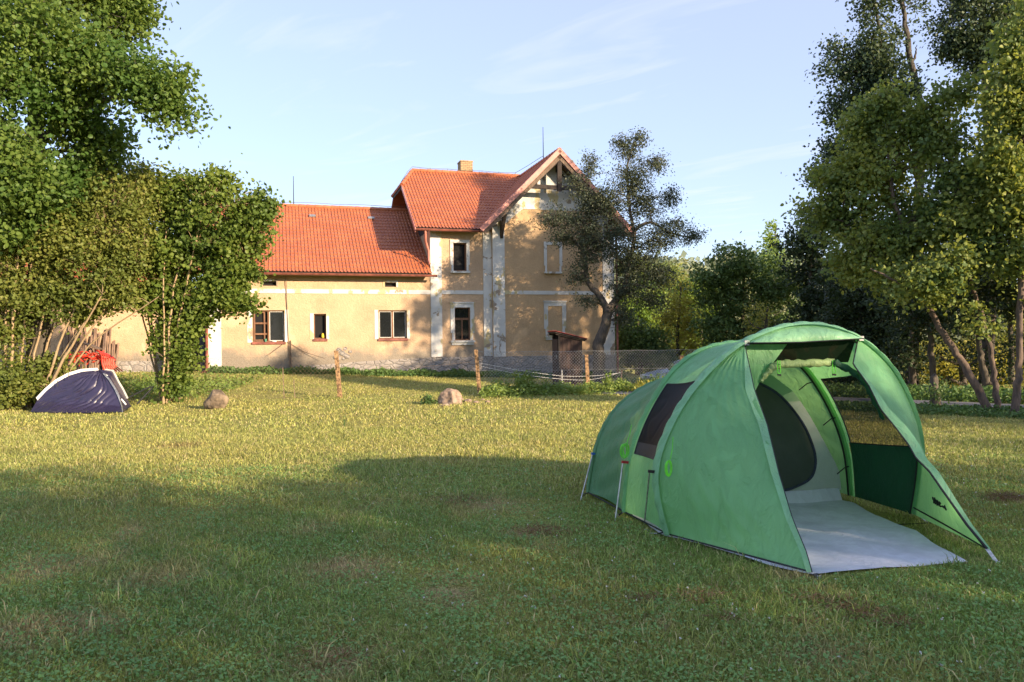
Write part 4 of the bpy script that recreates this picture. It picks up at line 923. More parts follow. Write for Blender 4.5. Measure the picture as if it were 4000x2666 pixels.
# ---- trees standing beside and behind the camera, whose long shadows lie over the foreground
def shade_tree(i, x, y, h, r, lab):
    p = G3(x, y); c = np.array([x, y, h * .58])
    tree('field_tree', lab, 'tree', p, [([p, (x + .2, y, h * .4), (x, y, h * .9)], .22, .05)],
         [(c, np.array([r, r, h * .36])), (c + np.array([r * .5, .5, -h * .15]), np.array([r * .7, r * .7, h * .3])), (c + np.array([-r * .5, -.5, -h * .12]), np.array([r * .7, r * .7, h * .3]))] +
         [(np.array([x + r * q, y + q2, h * (.93 - .12 * abs(q))]), np.array([r * .3, r * .3, h * .07])) for q, q2 in ((-.9, .3), (-.5, -.4), (-.1, .5), (.35, -.2), (.8, .4))],
         'alder', .3, cov=1.5, clump=.8, per=12, seed=60 + i, limbs=False, twigs=.1, gaps=.3)
#CUT3
# shade trees: a row behind the camera to the right, lower ones to the right
for i, (x, y, h, r) in enumerate(((6, -9, 8.2, 3.2), (11, -8.5, 9.2, 3.4), (16, -8, 8.6, 3.4), (21, -8.5, 8.7, 3.6), (26, -8, 9.1, 3.6), (31, -8, 9.3, 3.6), (37, -9, 9.6, 3.8))):
    shade_tree(i, x, y, h, r, 'leafy field tree in the row behind the camera, number %s counted from the left' % ('one', 'two', 'three', 'four', 'five', 'six', 'seven')[i])
for i, (x, y, h, r) in enumerate(((17.5, 8.3, 4.4, 2.2), (21, 7.2, 4.8, 2.4))):
    shade_tree(8 + i, x, y, h, r, 'low leafy tree outside the right edge, the %s one' % ('nearer', 'farther')[i])

for i, (x, y, h, r) in enumerate(((15.8, 18.6, 11.0, 2.6), (18.6, 21.4, 13.0, 3.2), (22.5, 23, 13.5, 3.2))):
    shade_tree(12 + i, x, y, h, r, 'tall leafy streamside tree outside the right edge, the %s of three' % ('nearest', 'middle', 'farthest')[i])

# ------------------------------------------------------------------ cloth surfaces
def resample(pts, n):
    pts = [Vector(p) for p in pts]; d = [0]
    for i in range(1, len(pts)): d.append(d[-1] + (pts[i] - pts[i - 1]).length)
    out = []
    for k in range(n):
        t = d[-1] * k / (n - 1); j = 0
        while j < len(d) - 2 and d[j + 1] < t: j += 1
        f = (t - d[j]) / max(1e-9, d[j + 1] - d[j]); out.append(pts[j].lerp(pts[j + 1], min(1, f)))
    return out
def cloth(name, grid, mat, parent, amp=.006, fold=None, skip=None, seed=0, mats=None):
    """grid: rows of points -> wrinkled sheet"""
    nr, nc = len(grid), len(grid[0]); V = []
    for i in range(nr):
        for j in range(nc):
            p = grid[i][j]; a = grid[min(i + 1, nr - 1)][j] - grid[max(i - 1, 0)][j]; c = grid[i][min(j + 1, nc - 1)] - grid[i][max(j - 1, 0)]
            n = a.cross(c)
            n = n.normalized() if n.length > 1e-9 else Vector((0, 0, 1))
            e = min(1, min(i, nr - 1 - i) / 3, min(j, nc - 1 - j) / 3)
            w = 0
            if amp:
                q = p * 4.2 + Vector((seed * 7.3, 0, 0)); dg_ = (p.x * .8 + p.z * 1.0); q = Vector((dg_ * 1.6, p.y * 3 - p.z * 1.5 + p.x * 2.2, seed * 7.3)); r1 = max(0, 1 - abs(noise.noise(q * 1.7)) * 4.5) ** 1.4; msk = min(1, max(0, noise.noise(p * 1.7 + Vector((seed, 4, 9))) * 2.5 + .55))
                w = amp * (r1 * 1.0 * msk + noise.noise(p * 1.8) * 1.6)
            if fold: w += fold(i / (nr - 1), j / (nc - 1))
            V.append(p + n * w * e)
    b = MB(); fs = [(i * nc + j, i * nc + j + 1, (i + 1) * nc + j + 1, (i + 1) * nc + j) for i in range(nr - 1) for j in range(nc - 1)
                    if not (skip and skip((i + .5) / (nr - 1), (j + .5) / (nc - 1)))]
    b.add(V, fs); o = b.build(name, mat, parent, smooth=True, fix=False); return o
def ruled(A, B, na, nb, bulge=None):
    A, B = resample(A, na), resample(B, na); g = []
    for i in range(na):
        row = []
        for j in range(nb):
            t = j / (nb - 1); p = A[i].lerp(B[i], t)
            if bulge: p = p + bulge(i / (na - 1), t)
            row.append(p)
        g.append(row)
    return g
FLY = (.19, .45, .215); FLYT = (.34, .76, .26)
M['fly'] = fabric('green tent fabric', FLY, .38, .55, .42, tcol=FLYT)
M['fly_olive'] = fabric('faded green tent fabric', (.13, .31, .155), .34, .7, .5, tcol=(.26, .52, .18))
M['fly_pale'] = fabric('pale green tent trim', (.27, .55, .31), .3, .6, .4, tcol=(.25, .6, .25))
M['fly_dark'] = fabric('dark green tent skirt', (.012, .075, .035), .06, .5, .55)
M['fly_roll'] = fabric('rolled door fabric', (.38, .52, .22), .2, .9, .5, tcol=(.3, .5, .15))
M['grey_cloth'] = fabric('light grey inner cloth', (.62, .66, .65), .35, .6, .6, tcol=(.7, .75, .62))
M['sheet'] = fabric('blue grey groundsheet', (.54, .56, .63), 0, .35, .5, dirt=.35)
M['black_trim'] = plain('black webbing', (.012, .013, .016), .6, .2, 20)
M['navy_trim'] = plain('navy piping', (.02, .028, .06), .6, .2, 20)
M['neon'] = plain('neon green cord', (.16, .75, .05), .5, .1, 20)
M['steel'] = plain('brushed steel tube', (.50, .50, .48), .35, .15, 20, metal=.7)
M['strap'] = plain('pale grey webbing', (.42, .44, .44), .7, .2, 30)
k = NT('dark window mesh'); k.col((.012, .013, .015)); k.setp(Roughness=.8); k.see_through(.27); M['mesh'] = k.m
k = NT('dark film window'); k.col((.004, .004, .006)); k.setp(Roughness=.6, Specular_IOR_Level=.12); k.see_through(.02); M['film'] = k.m
k = NT('dark door netting'); k.col(k.mix(k.ramp(k.noise(3, 5), .3, .7), (.045, .055, .045), (.06, .07, .06))); k.setp(Roughness=.8); k.bump(k.noise(4, 4, dist=1), .4, .03); k.see_through(.10); M['net'] = k.m

# ------------------------------------------------------------------ the big green tunnel tent
TA = R(14); TU = Vector((math.cos(TA), math.sin(TA), 0)); TT = Vector((-math.sin(TA), math.cos(TA), 0)); TO = Vector((1.2, 6.2, 0))
def W(s, t, z): return TO + TU * s + TT * t + Vector((0, 0, z))
def tpl(px, py, t): return on_plane(px, py, TO + TT * t, TT)
TENT = thing('tunnel_tent', 'large green tunnel tent with its front door rolled up and a grey groundsheet', 'tent', W(1.2, .3, 0))
def smooth_prof(P, it=3):
    for _ in range(it):
        Q = [P[0]]
        for i in range(len(P) - 1):
            a, c = P[i], P[i + 1]; Q += [(a[0] * .75 + c[0] * .25, a[1] * .75 + c[1] * .25), (a[0] * .25 + c[0] * .75, a[1] * .25 + c[1] * .75)]
        Q.append(P[-1]); P = Q
    return P
def prof(half, cs, n=81):
    h = smooth_prof(half); full = [(cs - x, z) for x, z in h] + [(cs + x, z) for x, z in reversed(h)][1:]
    r = resample([Vector((s, 0, z)) for s, z in full], n); return [(p.x, p.z) for p in r]
hC = [(1.17, .03), (1.24, .28), (1.27, .52), (1.22, .75), (1.07, 1.03), (.87, 1.28), (.55, 1.52), (.2, 1.69), (0, 1.715)]
hB = [(1.19, .05), (1.17, .3), (1.14, .51), (1.04, .80), (.86, 1.12), (.66, 1.36), (.40, 1.51), (.15, 1.56), (0, 1.565)]
hA = [(1.18, .05), (1.14, .28), (1.09, .5), (1.0, .72), (.84, .93), (.57, 1.11), (.28, 1.2), (0, 1.22)]
hR = [(.66, .05), (.66, .10), (.64, .16), (.6, .2), (.5, .24), (.4, .26), (.2, .27), (0, .27)]
def prof2(pts, n=81):
    r = resample([Vector((s, 0, z)) for s, z in smooth_prof(pts)], n); return [(p.x, p.z) for p in r]
fC = [(.04, .03), (-.03, .28), (-.06, .52), (0, .75), (.15, 1.03), (.36, 1.28), (.66, 1.53), (1.02, 1.68), (1.34, 1.72), (1.60, 1.69), (1.85, 1.60), (2.05, 1.47), (2.24, 1.28), (2.39, 1.0), (2.46, .80), (2.49, .55), (2.46, .3), (2.40, .03)]
pC, pB, pA, pR = prof2(fC), prof(hB, 1.17), prof(hA, 1.15), prof(hR, 1.15)
def ring(p, t): return [W(s, t, z) for s, z in p]
C_, B_, A_, R_ = ring(pC, 0), ring(pB, .77), ring(pA, 1.72), ring(pR, 2.35)
def loft(P, Q, n, sag=.0, fold=0):
    g = []
    for i in range(n):
        t = i / (n - 1); row = []
        for j, (p, q) in enumerate(zip(P, Q)):
            x = p.lerp(q, t); c = W(1.17, 0, .5); 
            d = (x - c); d = Vector((d.dot(TU) * TU.x, d.dot(TU) * TU.y, d.z)).normalized() if True else d
            row.append(x - d * sag * math.sin(math.pi * t) * 1.0)
        g.append(row)
    return g
# find window span on the profiles by height
def fz(p, z):
    for j in range(len(p) // 2):
        if p[j][1] >= z: return j / (len(p) - 1)
f1, f2 = fz(pB, .55), fz(pB, 1.17)
def fine(P): return resample(P, 241)
gBC = loft(fine(C_), fine(B_), 40, .03)
def win_skip(i, j): return .10 < i < .90 and (f1 < j < f2 or f1 < 1 - j < f2)
def lowR(i, j): return j > 1 - f1 and .04 < i < .93
BCo = cloth('front_canopy', gBC, M['fly'], TENT, .006, skip=lambda i, j: win_skip(i, j) or lowR(i, j), seed=1)
def sub(g, i0, i1, j0, j1):
    nr, nc = len(g) - 1, len(g[0]) - 1
    return [[g[i][j] for j in range(round(j0 * nc), round(j1 * nc) + 1)] for i in range(round(i0 * nr), round(i1 * nr) + 1)]
fb = f1 + (f2 - f1) * .16
wl1 = cloth('side_window', sub(gBC, .10, .90, fb, f2), M['film'], TENT, .006, seed=2)
cloth('window_band', sub(gBC, .10, .90, f1, fb), M['black_trim'], TENT, .002, seed=2)
cloth('side_window', sub(gBC, .10, .90, 1 - f2, 1 - f1), M['mesh'], TENT, .002, seed=2)
cloth('side_skirt', sub(gBC, .04, .93, 1 - f1, 1), M['fly_dark'], TENT, .012, seed=4)
for j0, j1 in ((f1, f2), (1 - f2, 1 - f1)):
    q = sub(gBC, .10, .90, j0, j1); b = MB()
    edge = q[0] + [r[-1] for r in q] + list(reversed(q[-1])) + [r[0] for r in reversed(q)]
    b.tube(edge, .006, 5); b.build('window_piping', M['black_trim'], TENT, smooth=True)
gAB = loft(fine(B_), fine(A_), 46, .035)
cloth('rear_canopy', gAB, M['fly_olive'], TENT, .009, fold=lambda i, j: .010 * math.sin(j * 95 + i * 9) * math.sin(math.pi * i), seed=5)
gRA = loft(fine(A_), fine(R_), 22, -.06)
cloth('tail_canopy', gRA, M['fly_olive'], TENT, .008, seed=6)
b = MB(); b.poly([p for p in R_]); b.build('tail_skirt', M['fly_dark'], TENT)
# pole sleeves: flat padded bands with small puckers
def sleeve(P, t0, t1, mat, r=.016):
    g = []; P = resample(P, 160)
    for j, p in enumerate(P):
        d = (P[min(j + 1, 159)] - P[max(0, j - 1)]).normalized(); n = d.cross(TT); n.normalize()
        if n.dot(p - W(1.17, 0, .4)) < 0: n = -n
        row = []
        for k in range(9):
            u = k / 8; h = r * math.sin(math.pi * u) ** .8 * (1 + .35 * math.sin(j * 1.15 + k * .8)); row.append(p + TT * (t0 + (t1 - t0) * u) + n * (h + .004))
        g.append(row)
    cloth('pole_sleeve', g, mat, TENT, .0, seed=7)
sleeve(C_, -.045, .07, M['fly_pale'], .022); sleeve(B_, -.04, .04, M['fly'], .018); sleeve(A_, -.03, .03, M['fly_olive'], .014)
b = MB(); b.tube([W(1.17 + (s - 1.17) * .985, .79, z * .985) for s, z in pB], .009, 6); b.tube([W(1.21 + (s - 1.21) * .98, .02, z * .98) for s, z in pC], .008, 6); b.build('inner_pole', M['black_trim'], TENT, smooth=True)
# ---- front porch. Both door edges lie in one leaning plane through the hoop corners and the front pegs
KT = 1.25
dn = TT / KT - Vector((0, 0, 1)) / 1.57    # plane T/KT + 1 - z/1.57 = 0
dp0 = W(0, 0, 1.57)
def door(px, py): return on_plane(px, py, dp0, dn)
jl = min(range(36), key=lambda j: abs(pC[j][1] - 1.57)); jr = min(range(46, 80), key=lambda j: abs(pC[j][1] - 1.595))
TL, TR = C_[jl], C_[jr]
edgeL = [TL] + [door(x, y) for x, y in ((2946, 1521), (2996, 1659), (3042, 1850), (3095, 2026), (3149, 2156), (3172, 2236))]
arcL = list(reversed(C_[:jl + 1]))
gL = ruled(arcL, edgeL, 130, 90, lambda a, t: -TU * .05 * math.sin(math.pi * t) * math.sin(math.pi * min(1, a * 1.1)))
cloth('porch_panel', gL, M['fly'], TENT, .013, fold=lambda a, t: .004 * math.sin((a * 3 - t * 5) * 9) * math.sin(math.pi * t) * (1 if a > .1 else 0), seed=8)
def hem(name, E, inw, w, mat, off=0.0):
    g = []; E = resample(E, 60)
    for i, p in enumerate(E):
        ww = w(i / 59) if callable(w) else w
        g.append([p + inw * ww * k / 4 + TT * -.004 for k in range(5)])
    return cloth(name, g, mat, TENT, .002, seed=9)
hem('door_hem', edgeL, -(TU * .95 - TT * .3).normalized(), lambda f: .085 * min(1, f * 4) * (1 - .55 * f), M['fly_pale'])
b = MB(); b.tube(resample(edgeL, 40), .005, 5); b.build('door_zip', M['black_trim'], TENT, smooth=True)
# the small corner flap of the folded door
fl = [tpl(x, y, .03) for x, y in ((2905, 1346), (3074, 1346), (2975, 1480), (2950, 1528))]
cloth('folded_flap', ruled([fl[0], fl[3]], [fl[1], fl[2]], 16, 16), M['fly'], TENT, .006, seed=10)
# right side panel
Ein = [TR] + [door(x, y) for x, y in ((3332, 1422), (3393, 1506), (3439, 1598), (3501, 1674), (3547, 1735), (3577, 1789), (3631, 1843), (3700, 1942), (3776, 2049), (3856, 2145))]
arcR = C_[jr:]
gR = ruled(arcR, Ein, 110, 70, lambda a, t: TU * .03 * math.sin(math.pi * t) * math.sin(math.pi * a))
cloth('porch_panel', gR, M['fly_bright'] if 'fly_bright' in M else M['fly'], TENT, .003, fold=lambda a, t: .003 * math.sin(a * 30 + t * 6) * math.sin(math.pi * t) * a, seed=11)
hem('door_hem', Ein, (TU * .9 - TT * .5).normalized(), lambda f: .085 * min(1, max(.1, f * 3 - .4)) * (1 - max(0, f - .5) * 1.5), M['fly_pale'])
b = MB(); E2 = resample(Ein, 60); b.tube(E2, [.006 + .010 * max(0, i / 59 - .5) for i in range(60)], 5); b.build('door_zip', M['black_trim'], TENT, smooth=True)
# hem webbing along the bottom of the panels
b = MB(); b.tube(resample([C_[0], edgeL[-1]], 12), .007, 5); b.tube(resample([C_[-1] + Vector((0, 0, .06)), W(2.15, -.6, .10), Ein[-1]], 14), .007, 5)
b.tube(resample([C_[0], B_[0], A_[0]], 14), .007, 5); b.build('hem_webbing', M['black_trim'], TENT, smooth=True)
# visor between the front hoop and the straight brow line
brow = resample([TL + TT * -.10, tpl(3120, 1338, -.13), TR + TT * -.10], 40)
brow[0] = TL; brow[-1] = TR
cloth('brow_panel', ruled(C_[jl:jr + 1], brow, 40, 12, lambda a, t: TT * -.05 * math.sin(math.pi * t) * math.sin(math.pi * a)), M['fly_pale'], TENT, .004, fold=lambda a, t: .003 * math.sin(a * 60 + t * 7), seed=12)
b = MB(); b.tube(brow, .005, 5); b.build('brow_piping', M['black_trim'], TENT, smooth=True)
b = MB()
for p in (TL, TR): b.bar(p - TT * .03 - TU * .02, p - TT * .03 + TU * .025, .02, .04); b.build('corner_tab', M['strap'], TENT); b = MB()
# mesh window above the rolled door, inside the front hoop
up_ = [W(s, .03, z) for s, z in pC[jl:jr + 1]]; lo_ = [W(pC[jl][0] + .08 + (pC[jr][0] - pC[jl][0] - .16) * i / 20, .03, 1.385) for i in range(21)]
k = NT('dark transom cloth'); k.col(k.mix(k.ramp(k.noise(6, 4, dist=1), .4, .7), (.004, .008, .005), (.012, .010, .007))); k.setp(Roughness=1, Specular_IOR_Level=0); k.see_through(.02); M['transom'] = k.m
cloth('transom_window', ruled(up_, lo_, 40, 10), M['transom'], TENT, .006, seed=13)
# rolled up door: roll along the top, hanging down at both sides
rl = curve([tpl(2972, 1492, .02), tpl(3003, 1452, 0), tpl(3040, 1426, -.02), tpl(3130, 1421, -.02), tpl(3256, 1417, -.02)], 8)
b = MB(); b.tube(rl, [.014 + .018 * min(1, i / 14) + .004 * math.sin(i * 1.7) for i in range(len(rl))], 12, wob=.22); b.build('rolled_door', M['fly_roll'], TENT, smooth=True)
rr_ = curve([tpl(3256, 1417, -.04), tpl(3320, 1446, -.1), tpl(3375, 1494, -.14), tpl(3410, 1560, -.16), tpl(3450, 1640, -.16)], 8)
b = MB(); b.tube(rr_, [.032 - .02 * i / len(rr_) + .005 * math.sin(i * 1.3) for i in range(len(rr_))], 12, wob=.25); b.build('rolled_door', M['fly_dark'], TENT, smooth=True)
b = MB()
for px in (3043, 3258):
    c = tpl(px, 1422, -.06); b.tube([c + Vector((-.012, 0, .03)), c + Vector((-.014, 0, -.06)), c + Vector((-.006, 0, -.085))], .004, 5); b.tube([c + Vector((.006, 0, .03)), c + Vector((.012, 0, -.07)), c + Vector((.002, 0, -.085))], .004, 5)
    dt = b.build('door_toggle', M['neon'], TENT); b = MB()
    b.bar(c + Vector((-.014, 0, -.09)), c + Vector((.014, 0, -.095)), .015, .015); b.build('toggle_stop', M['black_trim'], dt); b = MB()
# inner tent wall with its D shaped netting door
iw = [(2.27, .11), (2.25, .30), (2.09, .58), (1.92, .86), (1.76, 1.08), (1.52, 1.25), (1.17, 1.32)]
iwf = iw + [(2.34 - s, z) for s, z in reversed(iw[:-1])]
bot = [W(2.27 + (.07 - 2.27) * i / 40, .80, .11) for i in range(41)]; topi = resample([W(s, .80, z) for s, z in iwf], 41)
k = NT('inner tent cloth'); sp = k.new('SeparateXYZ'); k.l.new(k.geo.outputs['Position'], sp.inputs[0])
k.col(k.mix(k.ramp(sp.outputs[2], .985, .995), (.66, .70, .68), (.30, .50, .34))); k.setp(Roughness=.7); nb = k.bump(k.noise(6, 5, dist=1.5), .5, .03); k.translucent(.4, (.7, .78, .62), nb)
cloth('inner_wall', ruled(topi, bot, 41, 30), k.m, TENT, .008, seed=14)
ib = resample([W(1.17 + (s - 1.17) * .75, 2.0, z * .55) for s, z in iwf], 41)
cloth('inner_roof', ruled(topi, ib, 41, 16), M['grey_cloth'], TENT, .006, seed=15)
dd = [(1.2, 1.22), (1.39, 1.17), (1.61, 1.04), (1.83, .79), (1.94, .57), (1.975, .42), (1.95, .29), (1.88, .22), (1.75, .17), (1.63, .145), (1.3, .13), (.9, .15), (.6, .25), (.45, .45), (.5, .8), (.75, 1.08), (1.0, 1.2)]
ddw = curve([W(s, .785, z) for s, z in dd] + [W(1.2, .785, 1.22)], 4)
b = MB(); cen = W(1.25, .78, .65); n = len(ddw); b.add(ddw + [cen], [(i, (i + 1) % n, n) for i in range(n)])
b.build('net_door', M['net'], TENT, fix=False)
b = MB(); b.tube(ddw, .013, 8); b.build('door_piping', M['navy_trim'], TENT, smooth=True)
b = MB()
for (s, z) in ((1.86, 1.13), (2.12, .78), (2.27, .30)):
    b.tube([W(s - .06, .78, z - .03), W(s + .02, .77, z + .03), W(s + .07, .77, z + .04)], .006, 5); b.build('hanging_tab', M['black_trim'], TENT); b = MB()
# groundsheet
Lft = resample([W(.05, .74, .012), C_[0] + Vector((.0, 0, -.02)) - TU * .03, gnd(2780, 2143, .008), gnd(3000, 2213, .008), gnd(3165, 2250, .008)], 40)
Rgt = resample([tpl(3290, 1935, .74), gnd(3332, 1965, .015), gnd(3424, 2019, .015), gnd(3577, 2080, .012), gnd(3669, 2141, .012), gnd(3780, 2199, .012)], 40)
front = resample([Lft[-1], gnd(3330, 2237, .01), gnd(3450, 2224, .012), gnd(3600, 2217, .01), Rgt[-1]], 44)
g = []
for i in range(40):
    row = []
    for j in range(44):
        t = j / 43; p = Lft[i].lerp(Rgt[i], t); pe = Lft[-1].lerp(Rgt[-1], t); p = p + (front[j] - pe) * (i / 39) ** 3
        p.z = max(.012, .022 + .012 * noise.noise(p * 2.2) + .006 * noise.noise(p * 7)); row.append(p)
    g.append(row)
cloth('groundsheet', g, M['sheet'], TENT, .010, fold=lambda a, t: .006 * max(0, 1 - abs(a - .55) * 60) + .006 * max(0, 1 - abs(t - .5 + .1 * a) * 70), seed=16)
gb = [[p + Vector((0, 0, .11 * k / 4)) + TT * (.05 * k / 4) for p in [q for q in g[0]]] for k in range(5)]
cloth('groundsheet_rim', gb, M['sheet'], TENT, .002, seed=17)
# legs of the hoops, with coloured ends, straps, pegs
for (t0, top, bt, cmat) in ((1.72, (2318, 1776), (2267, 1960), plain('blue plastic', (.03, .12, .40), .5)), (.77, (2437, 1809), (2403, 2037), plain('red plastic', (.45, .02, .03), .5)), (.02, (2542, 1846), (2517, 2051), M['black_trim'])):
    p = tpl(top[0], top[1], t0 - .02) - TU * .01; q = gnd(bt[0], bt[1], .0)
    b = MB(); b.tube([p, q], .007, 8); b.build('pole_leg', M['steel'], TENT, smooth=True)
    b = MB(); b.bar(p + Vector((-.01, 0, .01)), p + TU * .07 + Vector((0, 0, .0)), .02, .022); b.build('pole_cap', cmat, TENT)
b = MB()
for p, q in ((edgeL[-1], gnd(3206, 2268, 0)), (Ein[-1], gnd(3905, 2212, 0)), (tpl(3575, 1998, .0), gnd(3622, 2040, 0)), (B_[0], gnd(2412, 2018, 0)), (A_[0], gnd(2282, 1940, 0)), (C_[0], gnd(2530, 2083, 0))):
    b = MB(); b.bar(p, q, .028, .003, up=Vector((0, 0, 1))); b.build('peg_strap', M['strap'], TENT)
for p in (gnd(3206, 2268, 0), gnd(3905, 2212, 0), gnd(3622, 2040, 0), gnd(2412, 2018, 0), gnd(2282, 1940, 0), gnd(2530, 2083, 0)):
    b = MB(); b.tube([p + Vector((-.03, -.02, .035)), p + Vector((0, 0, .03)), p + Vector((.02, .02, -.05))], .004, 6); b.build('tent_peg', M['steel'], TENT)
b = MB(); b.tube([gnd(3510, 2049, .015), gnd(3645, 2043, .015)], .004, 5); b.build('hem_cord', M['strap'], TENT)
for p, q in ((edgeL[-1], gnd(3206, 2268, 0)), (C_[0], gnd(2530, 2083, 0)), (B_[0], gnd(2412, 2018, 0)), (A_[0], gnd(2282, 1940, 0))):
    m_ = Vector(p).lerp(q, .3); b.bar(m_ + Vector((0, 0, .004)), m_ + (Vector(q) - Vector(p)).normalized() * .03, .04, .012)
    b.build('buckle', M['black_trim'], TENT); b = MB()
def hank(top, knot, c, rx, rz, t, lift):
    P = lambda x, y: tpl(x, y, t) - TU * lift - TT * lift
    b = MB(); b.tube([P(*top), P((top[0] + knot[0]) / 2 + 3, (top[1] + knot[1]) / 2), P(*knot)], .0036, 5)
    for k in range(5):
        pts = []; ox = rnd.uniform(-.3, .3); rs = rnd.uniform(.7, 1.05)
        for i in range(17):
            a = 2 * math.pi * i / 16; pts.append(P(c[0] + rx * (ox + math.cos(a) * .8 * rs), c[1] + rz * math.sin(a) * rs + (1 - rs) * -10 + k) - TU * .004 * k)
        b.tube(pts, .0036, 5)
    b.build('guy_rope', M['neon'], TENT, smooth=True)
hank((2654, 1699), (2644, 1784), (2643, 1818), 15, 33, -.03, .11); hank((2488, 1655), (2470, 1726), (2464, 1752), 15, 26, .62, .09)
# dark lettering and emblem seen in reverse through the cloth of the right panel
lg = MB(); from mathutils.bvhtree import BVHTree; nrr, ncc = len(gR), len(gR[0])
BV = BVHTree.FromPolygons([p for r in gR for p in r], [(i * ncc + j, i * ncc + j + 1, (i + 1) * ncc + j + 1, (i + 1) * ncc + j) for i in range(nrr - 1) for j in range(ncc - 1)])
def emb(cx, cy, strokes, sc=1.0):
    for st_ in strokes:
        pts = []
        for (x, y) in st_:
            px, py = cx + x * sc, cy + y * sc
            # locate on the panel: between arc and edge, at the fraction of a plane parallel to it
            hit = BV.ray_cast(Vector(CP), Vector(ray(px, py)).normalized())
            if hit[0] is not None: pts.append(hit[0] - Vector(ray(px, py)).normalized() * .006)
        if len(pts) > 1: lg.tube(pts, .008, 5)
# letters as seen: Y, mirrored K, mirrored S, then the emblem
emb(3644, 1942, [[(0, 0), (1, 10), (5, 13), (9, 9), (7, 4)], [(5, 13), (4, 24)], [(13, 12), (10, 27)], [(18, 14), (17, 32)], [(12, 20), (18, 22)], [(26, 28), (29, 24), (25, 20), (22, 24), (24, 33), (31, 37)], [(37, 36), (43, 41), (47, 35), (50, 44), (53, 52)], [(41, 38), (46, 43), (48, 38)]], 1.0)
lg.build('lettering', M['black_trim'], TENT)

# ------------------------------------------------------------------ small purple dome tent
ST = thing('dome_tent', 'small dark purple dome tent with white edging pitched on the sunlit grass at left', 'tent', (-10.6, 19.4, gz(-10.6, 19.4)))
M['purple'] = None
k = NT('purple tent fabric'); f = k.noise(1.6, 5, .6, sc=(1, 1, 1), dist=.8)
k.col(k.mix(k.ramp(f, .3, .7), (.022, .019, .05), (.034, .028, .066))); k.setp(Roughness=.36, Specular_IOR_Level=.6)
k.bump(k.noise(7, 4), .35, .02); M['purple'] = k.m
ap = at(405, 1447, 19.3); FL_ = gnd(118, 1611, .03); FR_ = gnd(480, 1612, .03); BR_ = at(512, 1597, 19.9); BR_.z = .05; BL_ = FL_ + Vector((.25, 1.5, 0))
def arc_pt(a, c, n, bul):
    o = Vector(((c - a).x, (c - a).y, 0)); out = []
    for i in range(n):
        t = i / (n - 1); th = t * math.pi / 2
        x = a.x + (c.x - a.x) * (1 - math.cos(th)) ** bul; y = a.y + (c.y - a.y) * (1 - math.cos(th)) ** bul; z = a.z + (c.z - a.z) * math.sin(th) ** 1.0
        out.append(Vector((x, y, z)))
    return out
pxl = lambda l, Y0, Y1: [at(x, y, Y0 + (Y1 - Y0) * i / (len(l) - 1)) for i, (x, y) in enumerate(l)]
aL = [FL_] + pxl([(146, 1563), (180, 1527), (222, 1492), (270, 1466), (320, 1451), (385, 1446)], 18.95, 19.3)[0:] ; apx = aL[-1]
aR = [FR_] + pxl([(478, 1590), (466, 1555), (450, 1520), (428, 1485), (405, 1460), (385, 1446)], 18.75, 19.3)
aBR = [BR_] + pxl([(497, 1560), (480, 1525), (462, 1495), (447, 1465), (438, 1450), (410, 1446), (385, 1446)], 19.85, 19.3)
def pan(A, B, name, mat, amp, fold, n=40, m=50):
    A, B = resample(A, n), resample(B, n); g = [[A[i].lerp(B[i], j / (m - 1)) + Vector((0, -.0, 0)) - Vector((0, .12, 0)) * math.sin(math.pi * j / (m - 1)) * (1 - i / (n - 1)) for j in range(m)] for i in range(n)]
    return cloth(name, g, mat, ST, amp, fold=fold, seed=20)
# tension folds fan out from the right foot and the apex
def pf(a, t):
    q = (a * .85 - t * 1.35 + .16 * noise.noise(Vector((t * 3, a * 3, 1)))) * 7.0; r_ = abs((q % 1) - .5) * 2
    n_ = noise.noise(Vector((q * 1.25, (a + t) * 1.3, 5))); return .045 * max(0, 1 - abs(n_) * 3.0) ** 1.3 * (.4 + .6 * math.sin(math.pi * min(1, t * 1.05))) * min(1, a * 5 + .2)
pan(aL, aR, 'front_panel', M['purple'], .004, pf, 90, 110)
pan(aR, aBR, 'door_panel', M['purple'], .004, lambda a, t: .006 * math.sin(t * 12 + a * 9), 30, 20)
def plain_pan(A, B, name):
    A, B = resample(A, 24), resample(B, 24); cloth(name, [[A[i].lerp(B[i], j / 19) for j in range(20)] for i in range(24)], M['purple'], ST, .005, seed=21)
aBL = [BL_] + [BL_.lerp(apx, t) + Vector((0, 0, .28 * math.sin(math.pi * t))) for t in (.15, .3, .45, .6, .75, .9)] + [apx]
plain_pan(aBR, aBL, 'rear_panel'); plain_pan(aBL, aL, 'side_panel')
b = MB()
def band(P, w, upv):
    P = resample(P, 40); g = [[p + upv * (w * (k / 3 - .3)) + Vector((0, -.012, .01)) for k in range(4)] for p in P]
    return g
for P, w, uv in ((aL[1:], .075, Vector((-.5, 0, .85))), (aBR[1:-1], .06, Vector((.8, 0, .4)))):
    cloth('white_edging', band(P, w, uv.normalized()), M['white_paint'], ST, .0)
b = MB(); b.tube([p + Vector((0, -.02, 0)) for p in aR[:-1]], .014, 7); b.tube([p + Vector((.03, -.02, 0)) for p in aR[2:-1]], .008, 6); b.build('pole', M['steel'], ST, smooth=True)
b = MB(); b.tube([at(x, y, 19.2) for x, y in ((405, 1462), (420, 1468), (432, 1490), (445, 1500), (452, 1520), (462, 1535), (466, 1550))], .013, 6); b.tube([at(x, y, 19.0) for x, y in ((474, 1560), (492, 1582))], .02, 6); b.build('white_piping', M['white_paint'], ST, smooth=True)
b = MB(); b.tube([FL_, FR_, BR_], .02, 6)
b.prism([FL_ + Vector((0, 0, -.02)), FR_ + Vector((0, 0, -.02)), BR_ + Vector((0, 0, -.02)), BL_], (0, 0, .03)); b.build('groundsheet', M['black_trim'], ST)
